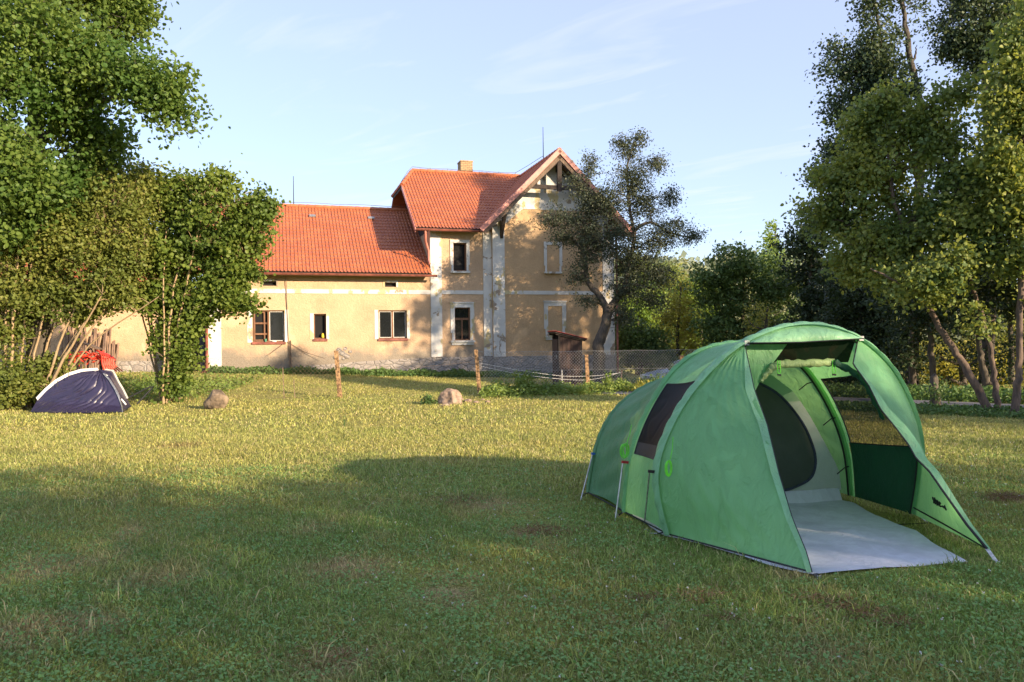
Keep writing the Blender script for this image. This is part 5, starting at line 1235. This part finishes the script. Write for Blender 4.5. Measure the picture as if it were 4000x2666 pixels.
b = MB(); b.tube([FL_ + Vector((.02, 0, .02)), FL_ + Vector((-.25, -.1, -.02))], .005, 5)
for (x, y) in ((225, 1500), (268, 1468)): b.tube([at(x, y - 12, 18.95), at(x, y + 12, 18.95)], .008, 5)
b.build('guy_loop', M['black_trim'], ST)

# ------------------------------------------------------------------ fences
def mesh_panel(b, P, Q, zb, zt, cell=.08, r=.0036):
    P, Q = Vector(P), Vector(Q); e = (Q - P); e.z = 0; Ln = e.length; e.normalize(); nn = Vector((-e.y, e.x, 0)); h = zt - zb
    zq = lambda x: P.z + (Q.z - P.z) * x / Ln
    def wv(x, z): return P + e * x + Vector((0, 0, zq(x) - P.z + zb + z)) + nn * (.012 * math.sin(x * 1.3 + z * 2) + .006 * noise.noise(Vector((x * 3, z * 3, 1))))
    for sg in (1, -1):
        x0 = -h
        while x0 < Ln + h:
            # line z = (x-x0)*1 or h-(x-x0)
            pts = []
            n = 6
            xs = [x0 + h * i / n for i in range(n + 1)]
            for i, x in enumerate(xs):
                z = h * i / n if sg > 0 else h - h * i / n
                if 0 <= x <= Ln: pts.append(wv(x, z))
            if len(pts) > 1: b.tube(pts, r, 3, cap=False)
            x0 += cell * 1.18
    for z in (0.02, h * .55, h): b.tube([wv(Ln * i / 12, z - .02 * math.sin(math.pi * i / 12 * 2) ** 2) for i in range(13)], r * 1.1, 4)
def post(b, P, h, w=.1, lean=(0, 0)):
    P = Vector(P); n = 8
    for i in range(n):
        a, c = i / n, (i + 1) / n
        q = []
        for f in (a, c):
            o = P + Vector((lean[0] * f, lean[1] * f, -.15 + (h + .15) * f)); ww = w * (1 - .12 * f) * (1 + .06 * noise.noise(Vector((P.x, f * 9, 0))))
            q += [o + Vector((-ww / 2, -ww / 2, 0)), o + Vector((ww / 2, -ww / 2, 0)), o + Vector((ww / 2, ww / 2, 0)), o + Vector((-ww / 2, ww / 2, 0))]
        b.box8(q)
M['post'] = plain('orange lichen concrete', (.33, .20, .10), .95, .4, 14, bump=.8)
def P3(px, Y): p = at(px, 1400, Y); return Vector((p.x, Y, gz(p.x, Y)))
FN = thing('wire_fence', 'old diamond mesh fence on three leaning orange concrete posts behind the green tent', 'fence', P3(1865, 22.75))
pst = [P3(1873, 22.75), P3(2297, 23.4), P3(2662, 24.3), P3(3100, 25.2)]
for p, h, le in zip(pst, (1.34, 1.16, 1.1, 1.1), ((-.10, 0), (-.05, 0), (0, 0), (0, 0))):
    b = MB(); post(b, p, h, .115, le); b.build('post', M['post'], FN)
b = MB()
for i in range(3): mesh_panel(b, pst[i], pst[i + 1], .03, 1.28)
b.build('mesh', M['galv'], FN, fix=False)
FL2 = thing('wire_fence', 'rusty faint diamond mesh fence between the purple tent and the single leaning post', 'fence', P3(1320, 22.1))
ps2 = [P3(1328, 22.1), P3(1120, 22.0), P3(700, 21.9), P3(460, 21.8)]
b = MB(); post(b, ps2[0], 1.36, .115, (-.11, 0)); b.build('post', M['post'], FL2)
b = MB(); b.tube([ps2[2], ps2[2] + Vector((0, 0, 1.3))], .05, 8); b.build('post', M['old_wood'], FL2)
M['rusty'] = plain('rusty thin wire', (.24, .17, .11), .7, .3, 20)
b = MB()
for px, hh in ((1108, .9), (1150, .55)): q = P3(px, 22.0); b.tube([q, q + Vector((-.03, 0, hh))], .012, 5)
b.build('thin_stake', M['rusty'], FL2)
b = MB()
for i in range(3): mesh_panel(b, ps2[i], ps2[i + 1], .02, 1.2, cell=.1, r=.0016)
b.build('mesh', M['rusty'], FL2, fix=False)
b = MB(); b.tube([ps2[0] + Vector((0, 0, 1.0)), P3(1600, 22.4) + Vector((0, 0, .82)), pst[0] + Vector((0, 0, 1.0))], .003, 4); b.build('strand', M['rusty'], FL2)
# strut pair at the hazel
b = MB(); b.tube([at(500, 1555, 20.6), at(590, 1510, 20.9)], .02, 6); b.tube([at(535, 1580, 20.6), at(600, 1510, 20.9)], .022, 6)
tag(b.build('fence_strut', M['black_trim'], None, loc=at(560, 1550, 20.7)), 'pair of black slanting strut rods beside the purple tent', 'strut')
# cord fence near the privy
CF = thing('cord_line', 'sagging white cords strung low from the fence post past the dark privy', 'cord', P3(2196, 24.5))
def sagl(b, p, q, s, r=.006):
    b.tube([Vector(p).lerp(q, i / 14) - Vector((0, 0, s * math.sin(math.pi * i / 14))) for i in range(15)], r, 5)
b = MB(); a0 = at(1880, 1420, 22.8); c0_ = at(2195, 1470, 24.5); e0 = at(2425, 1457, 25)
sagl(b, a0, c0_, .03); sagl(b, c0_, e0, .05); sagl(b, at(1880, 1432, 22.8), at(2195, 1482, 24.5), .05); sagl(b, at(2195, 1482, 24.5), at(2425, 1455, 25), .12); b.build('cord', M['white_paint'], CF, smooth=True)
b = MB(); q = at(2195, 1445, 24.5); b.tube([q, (q.x, q.y, gz(q.x, q.y) - .05)], .012, 6); b.build('stake', M['white_paint'], CF)
b = MB(); q = at(2428, 1447, 25); b.tube([q, (q.x - .04, q.y, gz(q.x, q.y) - .05)], .03, 7); b.build('stake', M['old_wood'], CF); b = MB(); q = at(2410, 1468, 26); b.tube([q, (q.x, q.y, gz(q.x, q.y) - .05)], .05, 7); b.build('stake', M['old_wood'], CF)
b = MB(); b.bar(P3(2215, 24.6) + Vector((0, 0, .05)), P3(2440, 24.9) + Vector((0, 0, .09)), .14, .07); tag(b.build('beam', M['stake'], None, loc=P3(2330, 24.7)), 'long pale timber beam lying on the ground beyond the fence', 'beam')
b = MB(); b.bar(P3(2290, 26.0) + Vector((0, 0, .08)), P3(2480, 26.6) + Vector((0, 0, .1)), .3, .1); tag(b.build('slab_edge', M['rock2'], None, loc=P3(2390, 26.2)), 'grey concrete slab edging behind the fence right of the privy', 'slab')

# ------------------------------------------------------------------ privy
PA = R(9); PX = Vector((math.cos(PA), math.sin(PA), 0)); PY = Vector((-math.sin(PA), math.cos(PA), 0)); pc = P3(2183, 26.0)
def PV_(x, y, z): return pc + PX * x + PY * y + Vector((0, 0, z))
PR = thing('privy', 'narrow dark brown plank privy with a sloping red corrugated roof', 'shed', pc)
M['privy'] = timber('dark red brown planks', (.042, .023, .018), (14, 14, 2.2), var=.5)
b = MB(); wd = .80
for i in range(6):
    x0, x1 = wd * i / 6, wd * (i + 1) / 6 - .006; z1 = 1.80 - .2 * ((x0 + x1) / 2) / wd
    b.box((x0, -.018 - .004 * (i % 2), .02), (x1, 0, z1 - .02), 0, PV_); b.box((x0, 1.0, .02), (x1, 1.02, z1 - .02), 0, PV_)
for i in range(7):
    y0 = i / 7; b.box((wd, y0, .02), (wd + .02, y0 + .135, 1.6), 0, PV_)
b.build('planks', M['privy'], PR)
b = MB()
for i in range(4): b.box((-.02, .1 + i * .2, .05), (0, .295 + i * .2, 1.62), 0, PV_)
d_ = b.build('door', M['privy'], PR); b = MB(); b.box((-.05, .16, .95), (-.02, .2, 1.07), 0, PV_); b.build('handle', M['galv'], d_)
b = MB()
for x, y, h in ((0, 0, 1.8), (0, .96, 1.8), (wd - .05, 0, 1.6), (wd - .05, .96, 1.6)): b.box((x - .012, y - .03, 0), (x + .05, y + .04, h), 0, PV_)
b.bar(PV_(-.1, -.06, 1.82), PV_(wd + .12, -.06, 1.58), .03, .1); b.bar(PV_(-.1, 1.06, 1.82), PV_(wd + .12, 1.06, 1.58), .03, .1); b.build('corner_post', M['dark_wood'], PR)
b = MB(); rn_ = []
for i in range(53):
    y = -.14 + 1.28 * i / 52; c = .018 * math.sin(i * 1.25); rn_ += [PV_(-.16, y, 1.90 + c), PV_(wd + .18, y, 1.62 + c)]
b.add(rn_, [(2 * i, 2 * i + 1, 2 * i + 3, 2 * i + 2) for i in range(52)]); b.build('roof', plain('red corrugated sheet', (.38, .07, .045), .6, .25, 8), PR, fix=False)
b = MB(); b.prism([PV_(-.14, -.12, 1.865), PV_(wd + .16, -.12, 1.595), PV_(wd + .16, 1.12, 1.595), PV_(-.14, 1.12, 1.865)], (0, 0, -.03)); b.build('roof_felt', M['dark_wood'], PR)

# ------------------------------------------------------------------ parked car behind the fence
cc_ = P3(2712, 31.2); CA = R(8)
CX = Vector((math.cos(CA), math.sin(CA), 0)); CY = Vector((-math.sin(CA), math.cos(CA), 0))
def KV(x, y, z): return cc_ + CX * x + CY * y + Vector((0, 0, z))
CAR = thing('parked_car', 'pale silver blue car parked behind the mesh fence, mostly hidden by the tent', 'car', cc_)
M['paint'] = plain('silver blue car paint', (.36, .43, .52), .25, .04, 3, metal=.3)
side = [(-2.0, .35), (-2.02, .62), (-1.95, .80), (-1.25, .92), (-.55, 1.30), (-.2, 1.42), (.7, 1.43), (1.35, 1.25), (1.85, .95), (2.0, .8), (2.02, .35)]
side = smooth_prof(side, 2); b = MB(); rows = []
for yy, ins, dz in ((-.80, 0, 0), (-.84, 0, 0), (-.72, .12, 0), (0, .16, .03), (.72, .12, 0), (.84, 0, 0), (.80, 0, 0)):
    rows.append([KV(x * (1 - ins * .08), yy if z < .95 else yy * (1 - .28 * (z - .95) / .5), z + (dz if z > .9 else 0)) for x, z in side])
n = len(side); vs = [p for r in rows for p in r]
b.add(vs, [(i * n + j, i * n + j + 1, (i + 1) * n + j + 1, (i + 1) * n + j) for i in range(6) for j in range(n - 1)]); b.poly(rows[0]); b.poly(rows[-1]); b.build('body', M['paint'], CAR, smooth=True)
b = MB()
for sy in (-1, 1):
    y0 = sy * .845; tp = lambda x, z: KV(x, y0 if z < .96 else y0 * (1 - .28 * (z - .95) / .5) + sy * .006, z)
    b.poly([tp(-1.05, .95), tp(-.5, 1.27), tp(-.1, 1.36), tp(-.1, .95)]); b.poly([tp(0, .95), tp(0, 1.37), tp(.75, 1.36), tp(1.2, 1.2), tp(1.3, .96)])
b.build('side_window', M['glass'], CAR, fix=False)
b = MB(); b.poly([KV(-1.28, -.66, .94), KV(-1.28, .66, .94), KV(-.60, .56, 1.31), KV(-.60, -.56, 1.31)]); b.build('windscreen', M['glass'], CAR, fix=False)
for x in (-1.25, 1.25):
    for sy in (-.78, .78):
        b = MB(); b.tube([KV(x, sy - .1, .31), KV(x, sy + .1, .31)], .31, 20); w_ = b.build('wheel', M['black_trim'], CAR, smooth=True)
        b = MB(); b.tube([KV(x, sy - .106, .31), KV(x, sy + .106, .31)], .19, 16); b.build('rim', M['steel'], w_, smooth=True)
for sy in (-.62, .62):
    b = MB(); b.box((-2.05, sy - .14, .62), (-1.9, sy + .14, .76), 0, KV); b.build('headlight', M['white_paint'], CAR)

# ------------------------------------------------------------------ boulders, farm implement
def boulder(name, lab, c, r, mat, seed, group=None, faces=4):
    bm = bmesh.new(); bmesh.ops.create_icosphere(bm, subdivisions=5, radius=1); sd = Vector((seed * 3.7, 0, 0))
    cuts = [Vector((math.cos(a), math.sin(a), t)).normalized() for a, t in [(random.Random(seed * 9 + i).uniform(0, 6.28), random.Random(seed * 5 + i).uniform(-.2, .9)) for i in range(faces)]]
    for v in bm.verts:
        p = v.co.copy()
        for q in cuts:
            d = p.dot(q)
            if d > .72: p -= q * (d - .72) * .9
        p *= 1 + .16 * noise.noise(p * 1.6 + sd) + .06 * noise.noise(p * 5 + sd) + .02 * noise.noise(p * 15 + sd); v.co = Vector((p.x * r[0], p.y * r[1], p.z * r[2]))
    b = MB(); bm.verts.index_update(); b.v = [tuple(v.co + Vector(c)) for v in bm.verts]; b.f = [tuple(v.index for v in f.verts) for f in bm.faces]; b.m = [0] * len(b.f); bm.free()
    o = b.build(name, mat, None, smooth=True, loc=c); tag(o, lab, 'rock', group); return o
boulder('boulder', 'brown mossy boulder with a broken pinkish right face on the grass below the wing', gnd(842, 1568, .2) , (.29, .25, .27), M['rock'], 1)
boulder('boulder', 'low rounded pinkish granite boulder in front of the leaning fence post', Vector((-1.62, 19.9, .10)), (.31, .28, .29), M['rock2'], 2)
for i, (px, py, s) in enumerate(((1790, 1562, .12), (1830, 1568, .10), (1860, 1572, .07), (1905, 1570, .06), (1885, 1562, .05), (1740, 1585, .09))):
    p = gnd(px, py, .03); boulder('stone', ('flat pinkish stone touching the granite boulder on its right', 'small pinkish stone in the middle of the rubble strip', 'tiny stone lying left of the pair at the end of the rubble strip', 'rightmost stone of the rubble strip', 'pebble just behind the rubble strip', 'stone lying on the grass in front of the granite boulder')[i], p, (s * 1.3, s, s * .55), M['rock2'], 5 + i)
p = gnd(2213, 1513, .06); boulder('stone', 'pale lumpy stone beside the foot of the dark privy', Vector((p.x, 24.7, .08)), (.14, .12, .12), M['white_plaster'], 14)
HR = thing('hay_rake', 'old red farm rake with tangled curved tines and a grey curved board', 'farm machine', Vector((-12.4, 22.4, gz(-12.4, 22.4))))
M['redp'] = plain('bright red machine paint', (.75, .06, .03), .5, .2, 8)
YR = 22.4; b = MB(); RR = random.Random(4)
for (cx, cy, n_, r_) in ((295, 1400, 9, 32), (345, 1398, 6, 26), (385, 1395, 8, 30)):
    for i in range(n_):
        a = 2 * math.pi * i / n_ + RR.uniform(-.2, .2); pts = [at(cx, cy, YR)]
        for s_ in (.5, .85, 1.0): pts.append(at(cx + r_ * s_ * math.cos(a + s_ * .7) * 1.2, cy + r_ * s_ * math.sin(a + s_ * .7), YR + RR.uniform(-.2, .2)))
        b.tube(curve(pts, 4), .016, 6)
for i in range(12):
    x = 262 + i * 11 + RR.uniform(-4, 4); y = 1392 + RR.uniform(-8, 10); b.tube(curve([at(x, y, YR), at(x + 28, y + RR.uniform(-12, 8), YR - .1), at(x + 50, y + RR.uniform(-8, 14), YR)], 4), .017, 6)
for i in range(7):
    b.tube(curve([at(372 + i * 8, 1366 + i * 3, YR), at(395 + i * 9, 1385 + i * 3, YR - .2), at(400 + i * 8, 1425, YR - .3), at(408 + i * 12, 1452, YR - .2)], 4), .018, 6)
b.build('tines', M['redp'], HR, smooth=True)
b = MB(); b.tube([at(262, 1400, YR), at(400, 1402, YR)], .03, 8); b.tube([at(288, 1350, YR), at(295, 1400, YR)], .02, 6); b.tube([at(355, 1362, YR), at(300, 1405, YR)], .016, 6); b.tube([at(355, 1362, YR), at(375, 1395, YR)], .016, 6)
b.tube([at(290, 1400, YR), (at(290, 1400, YR).x, YR, gz(-12.4, YR))], .03, 8); b.tube([at(395, 1400, YR), (at(395, 1400, YR).x, YR, gz(-14, YR))], .03, 8); b.build('frame', M['dark_wood'], HR, smooth=True)
sb_ = resample(curve([at(275, 1342, YR), at(320, 1341, YR), at(355, 1350, YR), at(390, 1365, YR)], 6), 20); b = MB()
for i in range(19): b.bar(sb_[i], sb_[i + 1] + (sb_[i + 1] - sb_[i]) * .05, .3, .03)
b.build('seat_board', M['old_wood'], HR)

# ------------------------------------------------------------------ weeds, ground cover, grass
def weed(name, lab, px, Y, h, n, spread, mat='nettle', size=.07, seed=1, group=None, dense=1.0):
    rng = np.random.default_rng(seed); base = P3(px, Y); b = MB(); P = []
    for i in range(n):
        a = rng.uniform(0, 6.28); r0 = rng.uniform(0, spread * .5); p0 = base + Vector((math.cos(a) * r0, math.sin(a) * r0, -.03)); hh = h * rng.uniform(.6, 1.05); le = rng.uniform(.05, .22) * hh
        p1 = p0 + Vector((math.cos(a) * le, math.sin(a) * le, hh)); mid = p0.lerp(p1, .5) + Vector((0, 0, .02)); b.tube([p0, mid, p1], [.006, .004, .002], 4)
        for k in range(int(16 * dense * hh / .5)):
            t = rng.uniform(.12, 1) ** .8; q = p0.lerp(p1, t); w = spread * .22 * (1.1 - t * .75); P.append([q.x + rng.normal() * w, q.y + rng.normal() * w, q.z + rng.normal() * .03])
    T = thing(name, lab, 'plant', base, group); b.build('stem', M[mat], T)
    V, Fc = leaf_arrays(np.array(P), size, 'hex', .7, rng, .6); np_obj('leaves', V, Fc, M[mat], T)
wl_s = (('nettle_plant', 'tall bushy nettle standing behind the mesh between the orange post and the privy', 2045, 22.6, .78, 22, .5), ('nettle_plant', 'lower nettle clump just right of the orange corner post', 1955, 22.7, .55, 14, .5),
        ('nettle_plant', 'slender nettle left of the privy foot', 2120, 22.9, .42, 10, .4), ('nettle_plant', 'thin tall nettle right of the third fence post', 2365, 23.2, .7, 9, .25), ('nettle_plant', 'spreading weed clump between the fence post and the low wooden stake', 2410, 23.4, .5, 18, .55),
        ('nettle_plant', 'short weed clump at the foot of the fence post beside the privy', 2270, 22.9, .35, 12, .4), ('nettle_plant', 'yellowish weed clump against the rear of the green tent', 2490, 22.8, .48, 20, .7),
        ('nettle_plant', 'leafy weeds low in the mesh left of the parked car', 2560, 23.8, .6, 16, .6))
for i, (nm, lb, px, Y_, h, n_, sp_) in enumerate(wl_s): weed(nm, lb, px, Y_, h, n_, sp_, seed=100 + i, mat='sunlit_gold_leaf' if i == 6 else 'nettle', size=.075)
weed('weed_tuft', 'small dark leafy tuft growing against the left side of the granite boulder', 1672, 19.9, .28, 26, .34, seed=120, mat='cover', size=.07)
weed('weed_tuft', 'lone thin seedling stalk in the sunlit lawn', 1345, 14.6, .22, 3, .06, seed=121, mat='cover', size=.035, dense=.5)
def cover(name, lab, n, fx, mat, size, zr, seed):
    rng = np.random.default_rng(seed); x, y = fx(rng, n); z = gzn(x, y) + rng.uniform(0, 1, n) ** 1.5 * zr(x, y)
    V, Fc = leaf_arrays(np.stack([x, y, z], 1), size, 'hex', 1.0, rng, .7); o = np_obj(name, V, Fc, M[mat]); o['kind'] = 'stuff'; o['label'] = lab; return o
def fx_house(rng, n):
    u = rng.uniform(-8.6, 8, n); v = -rng.uniform(0, 1, n) ** 1.4 * (1.1 + .8 * (u > -3)); return HO.x + HU.x * u + HN.x * v, HO.y + HU.y * u + HN.y * v
cover('ground_cover', 'low dark leafy weeds along the foot of the farmhouse wall', 16000, fx_house, 'cover', .09, lambda x, y: .16 + .10 * np.sin(x * 2.1) ** 2, 130)
def fx_fence(rng, n):
    x = rng.uniform(-.9, 5.2, n); y = 22.3 + (x + 1) * .33 + rng.normal(size=n) * .45; return x, y
cover('ground_cover', 'bright weeds and long grass along the foot of the mesh fence', 12000, fx_fence, 'nettle', .07, lambda x, y: .22 + .12 * np.sin(x * 3.3) ** 2, 131)
def fx_lane(rng, n):
    x = rng.uniform(4.5, 15, n); y = 21.9 - (x - 5) * .78 - 1.0 - rng.uniform(0, 1, n) ** 1.3 * 2.6; return x, y
cover('ground_cover', 'lush shaded verge of ivy like weeds in front of the tarmac lane', 26000, fx_lane, 'cover', .065, lambda x, y: .03 + .10 * np.clip((21.0 - (x - 5) * .78 - y) / 1.2, 0, 1), 132)
def fx_lane2(rng, n):
    x = rng.uniform(4, 17, n); y = 21.9 - (x - 5) * .78 + 1.0 + rng.uniform(0, 1, n) * 3.2; return x, y
cover('ground_cover', 'dark grassy bank beyond the tarmac lane', 16000, fx_lane2, 'cover', .09, lambda x, y: .3 + 0 * x, 133)
def fx_left(rng, n):
    x = rng.uniform(-16, -8.8, n); y = rng.uniform(21, 26, n) * 0 + 24.5 + rng.normal(size=n) * 1.2; return x, y
cover('ground_cover', 'bright low weeds in front of the leaning stakes and outbuilding', 9000, fx_left, 'nettle', .09, lambda x, y: .2 + 0 * x, 134)

def grass(name, lab, n, ymin, ymax, w, h, mat, seed, power=1.0, wide=.78, clumpy=.5):
    rng = np.random.default_rng(seed); y = ymin + (ymax - ymin) * rng.uniform(0, 1, n) ** power; x = rng.uniform(-1, 1, n) * (wide * y + .4)
    # tussocks
    k = int(n * clumpy); c = rng.integers(0, max(1, k // 9), k); cx, cy = x[:max(1, k // 9)], y[:max(1, k // 9)]
    x[:k] = cx[c] + rng.normal(size=k) * .022 * (1 + cy[c] * .06); y[:k] = cy[c] + rng.normal(size=k) * .022 * (1 + cy[c] * .06)
    s_, t_ = (x - TO.x) * TU.x + (y - TO.y) * TU.y, (x - TO.x) * TT.x + (y - TO.y) * TT.y      # none inside the tent
    inside = (s_ > .0) & (s_ < 2.3) & (t_ > .1) & (t_ < 2.1) | (s_ > .02 - t_ * .36) & (s_ < 2.16 + t_ * .33) & (t_ > -1.27) & (t_ < .2)
    ln = (x > 4) & (np.abs(y - (21.9 - (x - 5) * .78)) < 1.0)
    kp = ~inside & ~ln; x, y = x[kp], y[kp]; n = len(x)
    z = gzn(x, y) - .004; th = rng.uniform(0, 2 * np.pi, n); H_ = h * rng.uniform(.35, 1.15, n) * (1 + .35 * np.sin(x * 1.9 + 1.3 * np.sin(y * 1.1)) * np.sin(y * 1.6 + x * .4)); W_ = w * rng.uniform(.6, 1.3, n)
    lean = rng.uniform(.1, 1.3, n) * H_; ld = rng.uniform(0, 2 * np.pi, n); dx_, dy_ = np.cos(th) * W_ / 2, np.sin(th) * W_ / 2
    A = np.stack([x - dx_, y - dy_, z], 1); B_2 = np.stack([x + dx_, y + dy_, z], 1); m_ = np.stack([x + np.cos(ld) * lean * .35, y + np.sin(ld) * lean * .35, z + H_ * .62], 1)
    tip = np.stack([x + np.cos(ld) * lean, y + np.sin(ld) * lean, z + H_ * .8], 1); off = np.stack([dx_ * .75, dy_ * .75, 0 * dx_], 1)
    V = np.stack([A, B_2, m_ + off, m_ - off, tip], 1).reshape(-1, 3); i = np.arange(n)[:, None] * 5
    V4 = V; q = i + np.array([[0, 1, 2, 3]]); t3 = i + np.array([[3, 2, 4, 4]])
    Fc = q
    me_o = np_obj(name, V4, Fc, mat); me_o['kind'] = 'stuff'; me_o['label'] = lab
    # the pointed tips as triangles in the same mesh
    bm_t = i + np.array([[3, 2, 4]])
    me = me_o.data; nl, npg = len(me.loops), len(me.polygons)
    me.loops.add(3 * n); me.polygons.add(n)
    li = np.concatenate([Fc.ravel(), bm_t.ravel()]).astype(np.int32); me.loops.foreach_set('vertex_index', li)
    me.polygons.foreach_set('loop_start', np.concatenate([np.arange(0, 4 * n, 4), 4 * n + np.arange(0, 3 * n, 3)]).astype(np.int32)); me.update(calc_edges=True)
    return me_o
GL = 'short mown lawn grass with dry patches covering the camping field'
grass('grass', GL, 260000, 3.0, 8.0, .0055, .058, M['blade'], 201, 1.0)
grass('grass', GL + ', middle distance', 200000, 7.6, 14.5, .010, .065, M['blade'], 202, .9)
grass('grass', GL + ', far part', 150000, 14, 30, .018, .07, M['blade'], 203, .9, wide=.74)
grass('grass', 'taller loose grass tufts scattered through the near lawn', 9000, 3.1, 15, .007, .13, M['blade'], 204, 1.0, clumpy=.92)
def fx_cl(rng, n):
    m = n // 14; y0 = 3.1 + rng.uniform(0, 1, m) ** 1.2 * 7; x0 = rng.uniform(-1, 1, m) * (.75 * y0); j = rng.integers(0, m, n); x = x0[j] + rng.normal(size=n) * .07; y = y0[j] + rng.normal(size=n) * .07
    s_, t_ = (x - TO.x) * TU.x + (y - TO.y) * TU.y, (x - TO.x) * TT.x + (y - TO.y) * TT.y
    k_ = ~((s_ > -.05) & (s_ < 2.4) & (t_ > -1.3) & (t_ < 2.3)); return x[k_], y[k_]
def cl(n, seed):
    rng = np.random.default_rng(seed); x, y = fx_cl(rng, n); n = len(x); P = np.stack([x, y, gzn(x, y) + rng.uniform(.008, .045, n)], 1)
    V, Fc = leaf_arrays(P, .018, 'quad', 2.2, rng, .95); o = np_obj('clover', V, Fc, M['clover']); o['kind'] = 'stuff'; o['label'] = 'patches of round clover leaves among the near grass'
    m = 330; y = 3.2 + rng.uniform(0, 1, m) ** 1.1 * 9; x = rng.uniform(-.3, 1, m) * .72 * y; c = np.stack([x, y, rng.uniform(.03, .06, m)], 1)
    s_, t_ = (x - TO.x) * TU.x + (y - TO.y) * TU.y, (x - TO.x) * TT.x + (y - TO.y) * TT.y; c = c[~((s_ > -.05) & (s_ < 2.4) & (t_ > -1.3) & (t_ < 2.3))]; m = len(c)
    pts = np.repeat(c, 14, 0) + unit(rng.normal(size=(m * 14, 3))) * .0035; V, Fc = leaf_arrays(pts, .0065, 'quad', 1.0, rng, .6)
    o = np_obj('clover_blossom', V, Fc, M['white_paint']); o['kind'] = 'stuff'; o['label'] = 'tiny white clover blossoms dotted over the near lawn'
cl(80000, 210)
rng = np.random.default_rng(220); P = []
for (px, py, r, n) in ((3950, 1950, .14, 900), (3900, 1960, .08, 300), (2740, 2345, .11, 500), (3310, 2385, .09, 400), (3370, 2415, .09, 400), (3180, 2360, .08, 300), (2520, 2355, .05, 160), (2120, 2085, .14, 600), (2830, 2430, .05, 150), (3490, 2450, .07, 250), (1300, 2580, .16, 400), (1780, 1965, .2, 500), (720, 1745, .25, 700), (3130, 2445, .05, 120)):
    c = gnd(px, py, 0); q = rng.normal(size=(n, 3)) * np.array([r, r * .7, .012]) + np.array([c.x, c.y, .03]); P.append(q)
P = np.concatenate(P); P[:, 2] = np.maximum(.012, P[:, 2]); V, Fc = leaf_arrays(P, .04, 'quad', .8, rng, .13)
o = np_obj('dead_grass', V, Fc, M['straw']); o['kind'] = 'stuff'; o['label'] = 'scattered brown clumps of dead mown grass on the lawn'
